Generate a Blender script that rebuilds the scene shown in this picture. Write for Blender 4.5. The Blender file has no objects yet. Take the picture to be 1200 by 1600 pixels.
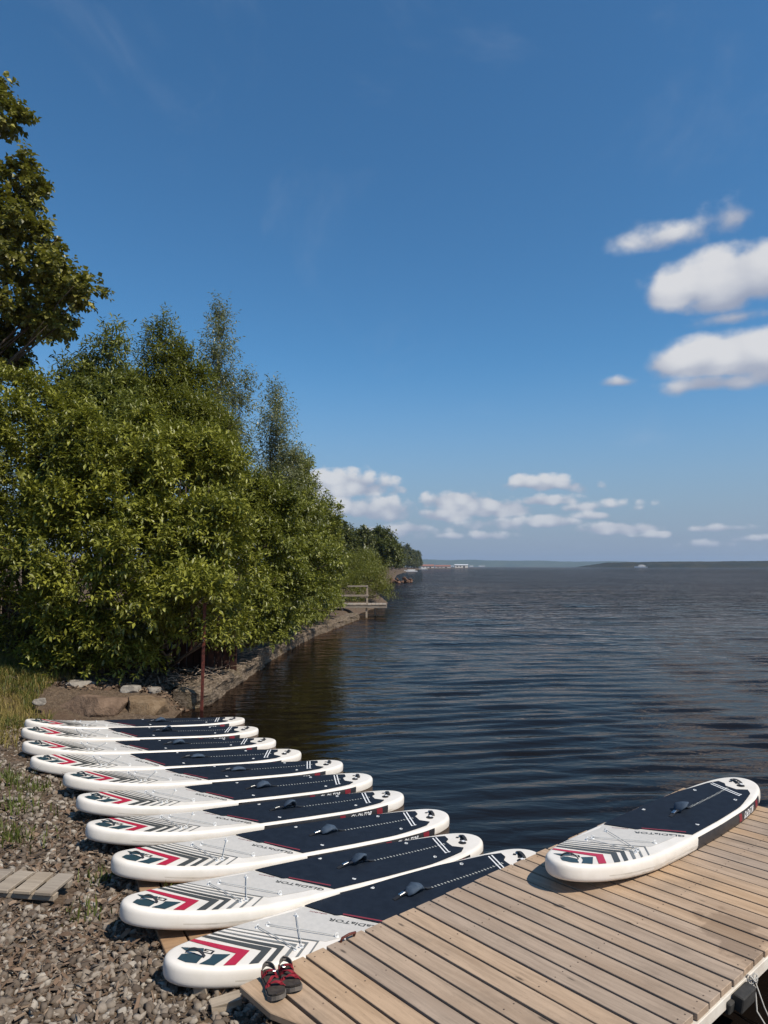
import bpy, bmesh, math, random
import numpy as np
from mathutils import Vector, Matrix, Euler

random.seed(7)
RNG = np.random.default_rng(7)
R = math.radians
scene = bpy.context.scene
COL = scene.collection

# ------------------------------------------------------------------ camera
CAM_H, FPX, HORIZON = 2.5, 1090.0, 885.0
PITCH = math.atan((HORIZON - 800) / FPX)
cd = bpy.data.cameras.new('camera')
cam = bpy.data.objects.new('camera', cd); COL.objects.link(cam)
cam.location = (0, 0, CAM_H); cam.rotation_euler = (math.pi / 2 + PITCH, 0, 0)
cd.sensor_fit = 'VERTICAL'; cd.sensor_height = 24.0; cd.lens = 24.0 * FPX / 1600.0
cd.clip_start = 0.05; cd.clip_end = 30000
scene.camera = cam

# ------------------------------------------------------------------ light, exposure
SUN_EL, SUN_AZ = R(52), R(126)      # azimuth clockwise from +Y: sun behind the viewer's right shoulder
sl = bpy.data.lights.new('sun', 'SUN'); sl.energy = 5.0; sl.angle = R(0.53); sl.color = (1.0, 0.92, 0.80)
sun = bpy.data.objects.new('sun', sl); COL.objects.link(sun)
sdir = Vector((math.sin(SUN_AZ) * math.cos(SUN_EL), math.cos(SUN_AZ) * math.cos(SUN_EL), math.sin(SUN_EL)))
sun.rotation_euler = (-sdir).to_track_quat('-Z', 'Y').to_euler(); sun.location = sdir * 50
vs = scene.view_settings
vs.view_transform = 'Standard'; vs.look = 'None'; vs.gamma = 1.0; vs.exposure = 0.0; vs.use_curve_mapping = False
scene.cycles.use_denoising = True
scene.cycles.max_bounces = 6; scene.cycles.diffuse_bounces = 3; scene.cycles.glossy_bounces = 3; scene.cycles.transmission_bounces = 3; scene.cycles.transparent_max_bounces = 8
scene.cycles.volume_bounces = 0
scene.cycles.sample_clamp_indirect = 6.0

# ------------------------------------------------------------------ world: sky and clouds
world = bpy.data.worlds.new('World'); scene.world = world; world.use_nodes = True
wt = world.node_tree; wt.nodes.clear()
world.cycles.sampling_method = 'MANUAL'; world.cycles.sample_map_resolution = 256

class NG:
    """tiny node-graph helper"""
    def __init__(s, tree): s.t = tree
    def n(s, typ, **kw):
        nd = s.t.nodes.new(typ)
        for k, v in kw.items(): setattr(nd, k, v)
        return nd
    def link(s, a, b): s.t.links.new(a, b)
    def inp(s, sock, v):
        if isinstance(v, bpy.types.NodeSocket): s.link(v, sock)
        else: sock.default_value = v
    def m(s, op, a, b=0.0, c=None, clamp=False):
        nd = s.n('ShaderNodeMath', operation=op); nd.use_clamp = clamp
        s.inp(nd.inputs[0], a); s.inp(nd.inputs[1], b)
        if c is not None: s.inp(nd.inputs[2], c)
        return nd.outputs[0]
    def noise(s, vec, scale, detail=3.0, rough=0.5, dist=0.0):
        nd = s.n('ShaderNodeTexNoise')
        if vec is not None: s.link(vec, nd.inputs['Vector'])
        nd.inputs['Scale'].default_value = scale; nd.inputs['Detail'].default_value = detail
        nd.inputs['Roughness'].default_value = rough; nd.inputs['Distortion'].default_value = dist
        return nd.outputs['Fac']
    def ramp(s, fac, stops):
        nd = s.n('ShaderNodeValToRGB'); cr = nd.color_ramp
        while len(cr.elements) < len(stops): cr.elements.new(0.5)
        for e, (p, c) in zip(cr.elements, stops):
            e.position = p; e.color = (c[0], c[1], c[2], 1.0) if len(c) == 3 else c
        s.inp(nd.inputs[0], fac); return nd.outputs[0]
    def mix(s, fac, a, b):
        nd = s.n('ShaderNodeMix', data_type='RGBA')
        s.inp(nd.inputs['Factor'], fac)
        for sk, v in ((nd.inputs[6], a), (nd.inputs[7], b)):
            if isinstance(v, bpy.types.NodeSocket): s.link(v, sk)
            else: sk.default_value = (v[0], v[1], v[2], 1.0)
        return nd.outputs[2]
    def smooth(s, v, lo, hi):
        nd = s.n('ShaderNodeMapRange', interpolation_type='SMOOTHSTEP')
        s.inp(nd.inputs['Value'], v); nd.inputs['From Min'].default_value = lo; nd.inputs['From Max'].default_value = hi
        return nd.outputs['Result']

W = NG(wt)
sky = W.n('ShaderNodeTexSky', sky_type='NISHITA')
sky.sun_disc = False; sky.sun_elevation = SUN_EL; sky.sun_rotation = SUN_AZ
sky.altitude = 500; sky.air_density = 1.0; sky.dust_density = 0.05; sky.ozone_density = 4.0
tc = W.n('ShaderNodeTexCoord')
sep = W.n('ShaderNodeSeparateXYZ'); W.link(tc.outputs['Generated'], sep.inputs[0])
PERIOD = R(72)
az = W.m('ARCTAN2', sep.outputs[0], sep.outputs[1])
azw = W.m('WRAP', az, PERIOD / 2, -PERIOD / 2)
el = W.m('ARCSINE', sep.outputs[2])
comb = W.n('ShaderNodeCombineXYZ'); W.link(az, comb.inputs[0]); W.link(el, comb.inputs[1])
stretch = W.n('ShaderNodeVectorMath', operation='MULTIPLY'); W.link(comb.outputs[0], stretch.inputs[0]); stretch.inputs[1].default_value = (1, 1.3, 1)
# near clouds stand higher and show larger billows, far ones low over the horizon small ones
near = W.smooth(el, R(9), R(13))
def two(small, large): return W.m('ADD', W.m('MULTIPLY', small, W.m('SUBTRACT', 1.0, near)), W.m('MULTIPLY', large, near))
nbig = two(W.noise(stretch.outputs[0], 19.0, 4.0, 0.5), W.noise(stretch.outputs[0], 8.5, 5.0, 0.5))
nfine = two(W.noise(stretch.outputs[0], 62.0, 5.0, 0.55), W.noise(stretch.outputs[0], 30.0, 6.0, 0.52))
def vor_puff(sc):
    vor = W.n('ShaderNodeTexVoronoi', feature='SMOOTH_F1'); W.link(stretch.outputs[0], vor.inputs['Vector']); vor.inputs['Scale'].default_value = sc; vor.inputs['Smoothness'].default_value = .45
    return W.m('SUBTRACT', .42, vor.outputs['Distance'])
puff = two(vor_puff(46.0), W.m('MULTIPLY', vor_puff(21.0), .75))
def sky_pos(u, v):
    x = (u - 600) / FPX; y = math.cos(PITCH) - math.sin(PITCH) * (800 - v) / FPX; z = math.sin(PITCH) + math.cos(PITCH) * (800 - v) / FPX
    return math.atan2(x, y), math.atan2(z, math.hypot(x, y))
# (u, v, half width, half height, gain): the cumulus of the photograph as directions
CLOUDS = [(1165, 440, 125, 50, 1.0), (1085, 452, 60, 22, .7), (1130, 470, 60, 30, .8), (1150, 562, 110, 42, 1.0), (1080, 565, 62, 26, .85), (1110, 600, 70, 20, .7), (1230, 570, 60, 50, 1.0), (1050, 368, 62, 22, .27), (1140, 338, 50, 30, .36),
          (965, 597, 32, 12, .5), (1150, 496, 70, 16, .45),
          (525, 760, 104, 30.0, 1.0), (590, 798, 71, 25.0, .95), (500, 795, 73, 32.5, .95), (640, 826, 37, 12.5, .85), 
          (715, 785, 63, 21.2, .95), (772, 797, 66, 18.8, .95), (690, 806, 54, 15.0, .85), (845, 757, 61, 16.2, .8), (850, 783, 59, 12.5, .75), (858, 816, 49, 12.5, .9), (962, 827, 67, 12.5, .9), 
          (890, 760, 61, 15.0, .4), (920, 792, 85, 11.2, .4), (790, 818, 85, 15.0, .5), (1100, 850, 44, 8.8, .6), (600, 832, 110, 12.5, .55), (760, 838, 44, 8.8, .6), (1025, 836, 30, 7, .8), (1120, 826, 50, 7, .6), (705, 838, 30, 7, .7), (925, 806, 40, 8, .6), (1170, 842, 40, 7, .6)]
wdir = W.n('ShaderNodeCombineXYZ'); W.link(azw, wdir.inputs[0]); W.link(el, wdir.inputs[1])
def vmath(op, a_, *consts):
    nd = W.n('ShaderNodeVectorMath', operation=op); W.link(a_, nd.inputs[0])
    for i, c_ in enumerate(consts):
        if isinstance(c_, bpy.types.NodeSocket): W.link(c_, nd.inputs[i + 1])
        else: nd.inputs[i + 1].default_value = c_
    return nd.outputs['Value'] if op in ('LENGTH', 'DOT_PRODUCT') else nd.outputs[0]
dens = wsum = vsum = None
for (u, v, hw, hh, g) in CLOUDS:
    a0, e0 = sky_pos(u, v); kx = FPX / (hw * 1.2); ky = FPX / (hh * 1.2)
    q = vmath('MULTIPLY_ADD', wdir.outputs[0], (kx, ky, 0), (-a0 * kx, -e0 * ky, 0))
    rr = vmath('LENGTH', vmath('MAXIMUM', q, vmath('MULTIPLY', q, (1, -1.5, 1))))        # flatter below than above
    mk = W.m('MULTIPLY_ADD', rr, -g, g)
    dens = mk if dens is None else W.m('MAXIMUM', dens, mk)
    pos = W.m('MAXIMUM', mk, 0.0); de = vmath('DOT_PRODUCT', q, (0, 1, 0))
    wsum = pos if wsum is None else W.m('ADD', wsum, pos)
    vsum = W.m('MULTIPLY', pos, de) if vsum is None else W.m('MULTIPLY_ADD', pos, de, vsum)
relh = W.m('DIVIDE', vsum, W.m('ADD', wsum, 0.02))
nn = W.m('ADD', W.m('MULTIPLY', W.m('SUBTRACT', nbig, 0.5), 0.85), W.m('MULTIPLY', W.m('SUBTRACT', nfine, 0.5), 0.55))
nn = W.m('ADD', nn, W.m('MULTIPLY', puff, 0.55))
# noise only eats into and bulges the cloud bodies, it does not start new ones in clear sky
dd = W.m('ADD', dens, W.m('MULTIPLY', nn, W.smooth(dens, -0.55, 0.15)))
alpha = two(W.m('MULTIPLY', W.smooth(dd, 0.02, 0.42), 0.88), W.m('MULTIPLY', W.smooth(dd, -0.04, 0.40), 0.95))
# thin high veil, everywhere
veil = W.noise(stretch.outputs[0], 3.2, 5.0, 0.6, 0.6)
veil = W.m('MULTIPLY', W.smooth(veil, 0.52, 0.80), 0.16)
light = W.smooth(W.m('ADD', W.m('ADD', W.m('MULTIPLY', relh, 0.9), W.m('ADD', W.m('MULTIPLY', W.m('SUBTRACT', nbig, 0.5), 1.2), W.m('MULTIPLY', puff, 0.9))), W.m('MULTIPLY', dd, 0.45)), -0.40, 0.70)
ccol = W.mix(light, (0.33, 0.37, 0.48), (0.73, 0.73, 0.745))
hz = W.smooth(el, 0.0, R(9))
ccol = W.mix(hz, W.mix(0.45, ccol, (0.47, 0.52, 0.63)), ccol)
SKY_STRENGTH = 0.105
scl = W.n('ShaderNodeVectorMath', operation='SCALE'); tin = W.n('ShaderNodeVectorMath', operation='MULTIPLY'); W.link(sky.outputs[0], tin.inputs[0]); tin.inputs[1].default_value = (.94, 1.03, 1.0); W.link(tin.outputs[0], scl.inputs[0]); scl.inputs['Scale'].default_value = SKY_STRENGTH
bw = W.n('ShaderNodeRGBToBW'); W.link(scl.outputs[0], bw.inputs[0])
sat = W.n('ShaderNodeMix', data_type='RGBA'); sat.clamp_factor = False; sat.inputs['Factor'].default_value = 1.42
W.link(bw.outputs[0], sat.inputs[6]); W.link(scl.outputs[0], sat.inputs[7])
low = W.smooth(el, R(18), R(-1.0))                      # hazy summer air thickening towards the horizon, all round
skh = W.mix(W.m('POWER', low, 1.15), sat.outputs[2], (0.27, 0.335, 0.455))
sk2 = W.mix(veil, skh, (0.5, 0.56, 0.66))
fin = W.mix(alpha, sk2, ccol)
bg = W.n('ShaderNodeBackground'); W.link(fin, bg.inputs['Color']); bg.inputs['Strength'].default_value = 1.0
wo = W.n('ShaderNodeOutputWorld'); W.link(bg.outputs[0], wo.inputs[0])

# ------------------------------------------------------------------ helpers
_c, _s = math.cos(PITCH), math.sin(PITCH)
def ray(u, v):
    x = (u - 600) / FPX; y = (800 - v) / FPX
    return Vector((x, _c - _s * y, _s + _c * y))
def at_z(u, v, z):
    d = ray(u, v); t = (z - CAM_H) / d.z
    return Vector((d.x * t, d.y * t, z))
def at_y(u, v, y):
    d = ray(u, v); t = y / d.y
    return Vector((d.x * t, y, CAM_H + d.z * t))

def obj(name, me, mat=None, parent=None, loc=None, rot=None):
    o = bpy.data.objects.new(name, me); COL.objects.link(o)
    if mat is not None and me is not None and not me.materials: me.materials.append(mat)
    if parent is not None: o.parent = parent
    if loc is not None: o.location = loc
    if rot is not None: o.rotation_euler = rot
    return o
def tag(o, label=None, cat=None, group=None, kind=None):
    if label: o['label'] = label
    if cat: o['category'] = cat
    if group: o['group'] = group
    if kind: o['kind'] = kind
    return o
def empty(name, loc=(0, 0, 0), rot=(0, 0, 0)):
    o = bpy.data.objects.new(name, None); COL.objects.link(o)
    o.location = loc; o.rotation_euler = rot; o.empty_display_size = 0.1
    return o
def py_mesh(name, v, f, smooth=False):
    me = bpy.data.meshes.new(name)
    me.from_pydata([tuple(p) for p in v], [], [tuple(q) for q in f]); me.update()
    if smooth: me.shade_smooth()
    return me
def np_mesh(name, V, F, smooth=False, attr=None):
    """V (n,3), F (m,k) all faces of k corners; attr: per-vertex float"""
    V = np.asarray(V, np.float32); F = np.asarray(F, np.int32); k = F.shape[1]
    me = bpy.data.meshes.new(name)
    me.vertices.add(len(V)); me.vertices.foreach_set('co', V.ravel())
    me.loops.add(F.size); me.loops.foreach_set('vertex_index', F.ravel())
    me.polygons.add(len(F)); me.polygons.foreach_set('loop_start', np.arange(0, F.size, k, dtype=np.int32))
    me.polygons.foreach_set('loop_total', np.full(len(F), k, np.int32))
    me.update(calc_edges=True)
    if smooth: me.shade_smooth()
    if attr is not None:
        a = me.attributes.new('tint', 'FLOAT', 'POINT'); a.data.foreach_set('value', np.asarray(attr, np.float32))
    return me
def bm_mesh(name, bm, smooth=False):
    me = bpy.data.meshes.new(name); bm.normal_update(); bm.to_mesh(me); bm.free()
    if smooth: me.shade_smooth()
    return me
def box_bm(bm, cx, cy, cz, sx, sy, sz, rot=None, bevel=0.0):
    m = Matrix.Translation((cx, cy, cz)) @ (rot.to_4x4() if rot is not None else Matrix.Identity(4)) @ Matrix.Diagonal((sx, sy, sz, 1))
    r = bmesh.ops.create_cube(bm, size=1.0, matrix=m)
    if bevel > 0:
        es = list({e for v in r['verts'] for e in v.link_edges})
        bmesh.ops.bevel(bm, geom=es, offset=bevel, segments=1, affect='EDGES', profile=0.5)
def box_mesh(name, sx, sy, sz, bevel=0.0, c=(0, 0, 0)):
    bm = bmesh.new(); box_bm(bm, *c, sx, sy, sz, bevel=bevel); return bm_mesh(name, bm)
def tube(bm, pts, rad, n=8, cap=True):
    """tube through pts; rad float or list"""
    pts = [Vector(p) for p in pts]; k = len(pts)
    rads = rad if isinstance(rad, (list, tuple, np.ndarray)) else [rad] * k
    prev = None; rings = []
    for i, p in enumerate(pts):
        t = (pts[min(i + 1, k - 1)] - pts[max(i - 1, 0)]).normalized()
        if prev is None:
            a = Vector((0, 0, 1)) if abs(t.z) < 0.9 else Vector((1, 0, 0))
            x = t.cross(a).normalized()
        else:
            x = (prev - t * prev.dot(t)).normalized()
        prev = x; y = t.cross(x)
        rings.append([bm.verts.new(p + (x * math.cos(2 * math.pi * j / n) + y * math.sin(2 * math.pi * j / n)) * rads[i]) for j in range(n)])
    for a, b in zip(rings, rings[1:]):
        for j in range(n): bm.faces.new((a[j], a[(j + 1) % n], b[(j + 1) % n], b[j]))
    if cap:
        bm.faces.new(rings[0][::-1]); bm.faces.new(rings[-1])
def tube_mesh(name, pts, rad, n=8, smooth=True):
    bm = bmesh.new(); tube(bm, pts, rad, n); return bm_mesh(name, bm, smooth)
def ribbon(bm, pts, normals, width, thick):
    """flat strap following pts"""
    k = len(pts); pts = [Vector(p) for p in pts]; rows = []
    for i in range(k):
        t = (pts[min(i + 1, k - 1)] - pts[max(i - 1, 0)]).normalized(); nrm = Vector(normals[i]).normalized()
        sd = t.cross(nrm).normalized() * (width / 2); nn_ = sd.cross(t).normalized() * (thick / 2)
        rows.append([bm.verts.new(pts[i] + sd * a + nn_ * b) for a, b in ((-1, -1), (1, -1), (1, 1), (-1, 1))])
    for a, b in zip(rows, rows[1:]):
        for j in range(4): bm.faces.new((a[j], a[(j + 1) % 4], b[(j + 1) % 4], b[j]))
    bm.faces.new(rows[0][::-1]); bm.faces.new(rows[-1])

def fbm2(x, y, seed=0, octaves=4, base=1.0, gain=0.5):
    """cheap smooth noise from rotated sines"""
    r = np.random.default_rng(seed); out = np.zeros_like(x, dtype=float); a = 1.0; f = base; tot = 0
    for o in range(octaves):
        for k in range(3):
            th = r.uniform(0, math.tau); ph = r.uniform(0, math.tau)
            out += a / 3 * np.sin(f * (x * math.cos(th) + y * math.sin(th)) * r.uniform(.7, 1.3) + ph)
        tot += a; a *= gain; f *= 2.03
    return out / tot

# ------------------------------------------------------------------ materials
def new_mat(name):
    m = bpy.data.materials.new(name); m.use_nodes = True; m.node_tree.nodes.clear()
    g = NG(m.node_tree); out = g.n('ShaderNodeOutputMaterial'); return m, g, out
def principled(g, out, color, rough=0.5, spec=0.5, normal=None, metallic=0.0):
    p = g.n('ShaderNodeBsdfPrincipled')
    if isinstance(color, bpy.types.NodeSocket): g.link(color, p.inputs['Base Color'])
    else: p.inputs['Base Color'].default_value = (*color, 1)
    g.inp(p.inputs['Roughness'], rough); p.inputs['Specular IOR Level'].default_value = spec; p.inputs['Metallic'].default_value = metallic
    if normal is not None: g.link(normal, p.inputs['Normal'])
    g.link(p.outputs[0], out.inputs[0]); return p
def bump(g, height, strength, dist, normal=None):
    b = g.n('ShaderNodeBump'); b.inputs['Strength'].default_value = strength; b.inputs['Distance'].default_value = dist
    g.link(height, b.inputs['Height'])
    if normal is not None: g.link(normal, b.inputs['Normal'])
    return b.outputs[0]
def objvec(g, scale=(1, 1, 1), rnd=0.0):
    t = g.n('ShaderNodeTexCoord'); mp = g.n('ShaderNodeMapping'); mp.inputs['Scale'].default_value = scale
    g.link(t.outputs['Object'], mp.inputs['Vector'])
    if rnd:
        oi = g.n('ShaderNodeObjectInfo'); ml = g.m('MULTIPLY', oi.outputs['Random'], rnd)
        cb = g.n('ShaderNodeCombineXYZ'); [g.link(ml, cb.inputs[i]) for i in range(3)]
        g.link(cb.outputs[0], mp.inputs['Location'])
    return mp.outputs[0]
def var_mat(name, c1, c2, scale=8.0, rough=0.6, spec=0.4, bump_s=0.0, bump_d=0.01, stretch=(1, 1, 1), rnd=0.0, detail=5.0, objrand=0.0, metallic=0.0, bscale=None, lo=.3, hi=.7):
    m, g, out = new_mat(name)
    v = objvec(g, stretch, rnd)
    nz = g.noise(v, scale, detail, 0.6)
    col = g.mix(g.smooth(nz, lo, hi), c1, c2)
    if objrand:
        oi = g.n('ShaderNodeObjectInfo'); hs = g.n('ShaderNodeHueSaturation')
        g.link(col, hs.inputs['Color'])
        val = g.m('ADD', 1.0 - objrand / 2, g.m('MULTIPLY', oi.outputs['Random'], objrand)); g.link(val, hs.inputs['Value'])
        col = hs.outputs[0]
    nr = None
    if bump_s: nr = bump(g, g.noise(v, bscale or scale * 3, 5.0, 0.65), bump_s, bump_d)
    principled(g, out, col, rough, spec, nr, metallic); return m

def wood_mat(name, light, dark, grain=1.0, wet=None):
    m, g, out = new_mat(name)
    v = objvec(g, (1.3, 16 * grain, 8), 37.0)
    n1 = g.noise(v, 2.2, 6.0, 0.62, 0.6)
    v2 = objvec(g, (1.0, 5, 3), 91.0)
    n2 = g.noise(v2, 1.3, 3.0, 0.5, 0.3)
    v3 = objvec(g, (2.2, 7, 5), 53.0)
    vo = g.n('ShaderNodeTexVoronoi'); g.link(v3, vo.inputs['Vector']); vo.inputs['Scale'].default_value = 1.15
    knot = g.smooth(vo.outputs['Distance'], 0.03, 0.10)
    col = g.mix(g.smooth(n1, .22, .66), dark, light)
    col = g.mix(g.m('MULTIPLY', g.smooth(n2, .42, .72), .65), col, (0.70 * light[0], 0.66 * light[1], 0.62 * light[2]))
    col = g.mix(knot, tuple(.28 * c for c in light), col)
    fine = g.noise(objvec(g, (9, 42, 30), 11.0), 3.0, 3.0, .6)
    col = g.mix(g.m('MULTIPLY', g.smooth(fine, .60, .72), .5), col, tuple(.5 * c for c in light))
    oi = g.n('ShaderNodeObjectInfo'); hs = g.n('ShaderNodeHueSaturation'); g.link(col, hs.inputs['Color'])
    g.link(g.m('ADD', .86, g.m('MULTIPLY', oi.outputs['Random'], .26)), hs.inputs['Value'])
    g.link(g.m('ADD', .85, g.m('MULTIPLY', oi.outputs['Random'], .3)), hs.inputs['Saturation'])
    col = hs.outputs[0]
    gw = g.n('ShaderNodeNewGeometry'); sw = g.noise(gw.outputs['Position'], 1.9, 5.0, .62)      # grime over the deck as a whole
    col = g.mix(g.m('MULTIPLY', g.smooth(sw, .48, .72), .38), col, (.16, .12, .085))
    if wet is not None:      # a damp stain with its own outline, in world space
        ge = g.n('ShaderNodeNewGeometry'); sb = g.n('ShaderNodeVectorMath', operation='SUBTRACT'); g.link(ge.outputs['Position'], sb.inputs[0]); sb.inputs[1].default_value = wet[0]
        sc_ = g.n('ShaderNodeVectorMath', operation='MULTIPLY'); g.link(sb.outputs[0], sc_.inputs[0]); sc_.inputs[1].default_value = wet[1]
        ln = g.n('ShaderNodeVectorMath', operation='LENGTH'); g.link(sc_.outputs[0], ln.inputs[0])
        wn = g.noise(ge.outputs['Position'], 9.0, 5.0, .6)
        st = g.smooth(g.m('ADD', ln.outputs['Value'], g.m('MULTIPLY', g.m('SUBTRACT', wn, .5), 1.6)), 1.05, .75)
        col = g.mix(g.m('MULTIPLY', st, .42), col, (.12, .075, .045))
    principled(g, out, col, 0.72, 0.3, bump(g, n1, .35, .004)); return m

def leaf_mat(name, c1, c2, trans=0.30, rough=0.42, spec=0.45):
    m, g, out = new_mat(name)
    a = g.n('ShaderNodeAttribute'); a.attribute_name = 'tint'
    col = g.mix(a.outputs['Fac'], c1, c2)
    p = g.n('ShaderNodeBsdfPrincipled'); g.link(col, p.inputs['Base Color']); p.inputs['Roughness'].default_value = rough; p.inputs['Specular IOR Level'].default_value = spec
    tr = g.n('ShaderNodeBsdfTranslucent')
    tcol = g.mix(.5, col, (0.20, 0.24, 0.02)); g.link(tcol, tr.inputs['Color'])
    mx = g.n('ShaderNodeMixShader'); mx.inputs[0].default_value = trans
    g.link(p.outputs[0], mx.inputs[1]); g.link(tr.outputs[0], mx.inputs[2]); g.link(mx.outputs[0], out.inputs[0]); return m

def flat_mat(name, c, rough=0.5, spec=0.5, metallic=0.0):
    m, g, out = new_mat(name); principled(g, out, c, rough, spec, None, metallic); return m

def pvc_mat():
    m, g, out = new_mat('white_pvc')
    v = objvec(g, (1, 1, 1), 19.0)
    n1 = g.noise(v, 6.0, 5.0, .6); n2 = g.noise(objvec(g, (14, 2.0, 20), 5.0), 4.0, 4.0, .6)
    col = g.mix(g.smooth(n1, .35, .75), (.75, .70, .63), (.68, .63, .55))
    t = g.n('ShaderNodeTexCoord'); sp = g.n('ShaderNodeSeparateXYZ'); g.link(t.outputs['Object'], sp.inputs[0])
    low = g.smooth(sp.outputs[2], .085, .015)         # mud and scuff marks along the lower rail
    col = g.mix(g.m('MULTIPLY', g.m('MULTIPLY', low, g.smooth(n2, .4, .7)), .85), col, (.36, .29, .20))
    principled(g, out, col, .38, .4, bump(g, n1, .12, .004)); return m

M = {}
M['pvc'] = pvc_mat()
M['grey_deck'] = var_mat('grey_deck_print', (.49, .47, .435), (.54, .515, .475), 30, .6, .3)
M['pad'] = var_mat('navy_eva_foam', (.0055, .0100, .0190), (.0095, .0155, .0270), 14, .75, .22, .5, .0015, bscale=260, rnd=7)
M['teal'] = flat_mat('dark_teal_print', (.020, .048, .062), .45)
M['charcoal'] = flat_mat('charcoal_print', (.055, .058, .055), .5)
M['grey_print'] = flat_mat('grey_print', (.17, .175, .17), .5)
M['red'] = flat_mat('crimson_print', (.42, .012, .045), .45)
M['darkred'] = flat_mat('dark_red_print', (.20, .015, .025), .5)
M['padred'] = flat_mat('faded_red_print', (.23, .028, .040), .6)
M['black'] = flat_mat('black_webbing', (.018, .018, .02), .6)
M['rail_black'] = var_mat('black_rail_pvc', (.022, .022, .026), (.035, .034, .036), 10, .42, .45)
M['white_print'] = flat_mat('white_print', (.78, .78, .77), .5)
M['cord'] = flat_mat('grey_bungee', (.48, .48, .46), .6)
M['white_ring'] = flat_mat('white_plastic_ring', (.75, .75, .73), .4)
M['grip'] = var_mat('blue_grey_neoprene', (.035, .055, .085), (.06, .085, .12), 30, .7, .3)
M['steel'] = flat_mat('steel', (.55, .55, .54), .3, .5, 1.0)
WET = (at_z(1145, 1460, .26), (5.2, 3.0, 0))
M['dock_wood'] = wood_mat('weathered_dock_wood', (.450, .325, .222), (.305, .217, .146), wet=WET)
M['old_wood'] = wood_mat('brown_pallet_wood', (.34, .22, .13), (.22, .14, .085))
M['grey_wood'] = wood_mat('grey_old_wood', (.36, .30, .23), (.24, .195, .15))
M['cream'] = var_mat('cream_painted_beam', (.66, .61, .53), (.56, .50, .42), 12, .55, .3, .2, .003)
M['rubber'] = var_mat('dark_rubber', (.025, .024, .022), (.045, .042, .038), 20, .75, .3, .2, .002)
M['rope'] = flat_mat('pale_rope', (.42, .40, .36), .8)
M['rust'] = var_mat('rusty_red_paint', (.16, .040, .026), (.085, .026, .018), 14, .6, .35, .3, .003, lo=.4, hi=.6)
M['bark'] = var_mat('bark', (.075, .055, .038), (.13, .10, .075), 9, .9, .2, .6, .02, (1, 1, .3))
M['birch'] = var_mat('pale_bark', (.22, .20, .17), (.10, .09, .075), 7, .85, .2, .3, .01)

# ------------------------------------------------------------------ terrain
SH_Y = [-8, 2, 4.2, 11.7, 12.45, 18.5, 24, 33, 36, 48, 70, 118, 211, 400, 685, 720, 760, 2000]
SH_X = [4.6, 1.4, .3, -3.45, -3.5, -3.1, -2.7, -1.35, -1.5, .3, -1.0, 1.5, 3.9, 15, 41, 25, -200, -1500]
def smst(x): x = np.clip(x, 0, 1); return x * x * (3 - 2 * x)
def shore_x(y): return np.interp(y, SH_Y, SH_X)
def ground_z(x, y):
    x = np.asarray(x, float); y = np.asarray(y, float)
    d = (shore_x(y) - x) * np.where(y < 12, .89, 1.0)
    near = np.where(d > 0, .085 * np.minimum(d, 1.8) + .17 * np.clip(d - 1.8, 0, 3) + .10 * np.clip(d - 4.8, 0, 40), .12 * d)
    far = np.where(d > 0, .30 * smst(d / .5) + .05 * np.minimum(d, 2) + .14 * np.clip(d - 2, 0, 8) + .03 * np.clip(d - 10, 0, 300), .35 * d)
    k = smst((y - 11.0) / 1.6)
    z = near * (1 - k) + far * k
    z = z + smst((3.0 - y) / 3.0) * .7 * smst((d + 1) / 2)              # the bank climbs behind the viewer
    z = z + np.where(d > .3, .02, .008) * fbm2(x, y, 3, 4, 2.5) * np.clip((60 - np.abs(y)) / 40, 0, 1)
    return np.maximum(z, -3.0)
def graded(lo, hi, flo, fhi, step, grow=1.12):
    a = list(np.arange(flo, fhi + 1e-6, step)); s = step
    while a[-1] < hi: s *= grow; a.append(min(a[-1] + s, hi))
    s = step
    while a[0] > lo: s *= grow; a.insert(0, max(a[0] - s, lo))
    return np.array(a)
def grid_faces(nx, ny):
    i = np.arange(nx * ny).reshape(ny, nx)
    return np.stack([i[:-1, :-1], i[:-1, 1:], i[1:, 1:], i[1:, :-1]], -1).reshape(-1, 4)
gx = graded(-1500, 60, -7, 2.5, .09); gy = graded(-30, 1400, 2.6, 13.5, .09)
X, Y = np.meshgrid(gx, gy); Z = ground_z(X, Y)
def ground_mat():
    m, g, out = new_mat('shore_soil')
    v = objvec(g)
    n1 = g.noise(v, 1.3, 5, .6); n2 = g.noise(v, 16, 6, .65); n3 = g.noise(v, 60, 4, .6)
    col = g.mix(g.smooth(n2, .35, .7), (.060, .040, .026), (.135, .095, .062))
    col = g.mix(g.m('MULTIPLY', g.smooth(n3, .45, .75), .7), col, (.24, .19, .14))
    col = g.mix(g.m('MULTIPLY', g.smooth(n1, .5, .7), .6), col, (.10, .062, .04))
    principled(g, out, col, .95, .15, bump(g, n2, .8, .03)); return m
M['soil'] = ground_mat()
shore = obj('shore_ground', np_mesh('shore_ground', np.stack([X.ravel(), Y.ravel(), Z.ravel()], 1), grid_faces(len(gx), len(gy)), True), M['soil'])
tag(shore, 'gravel and soil bank of the lake shore', kind='structure')

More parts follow.
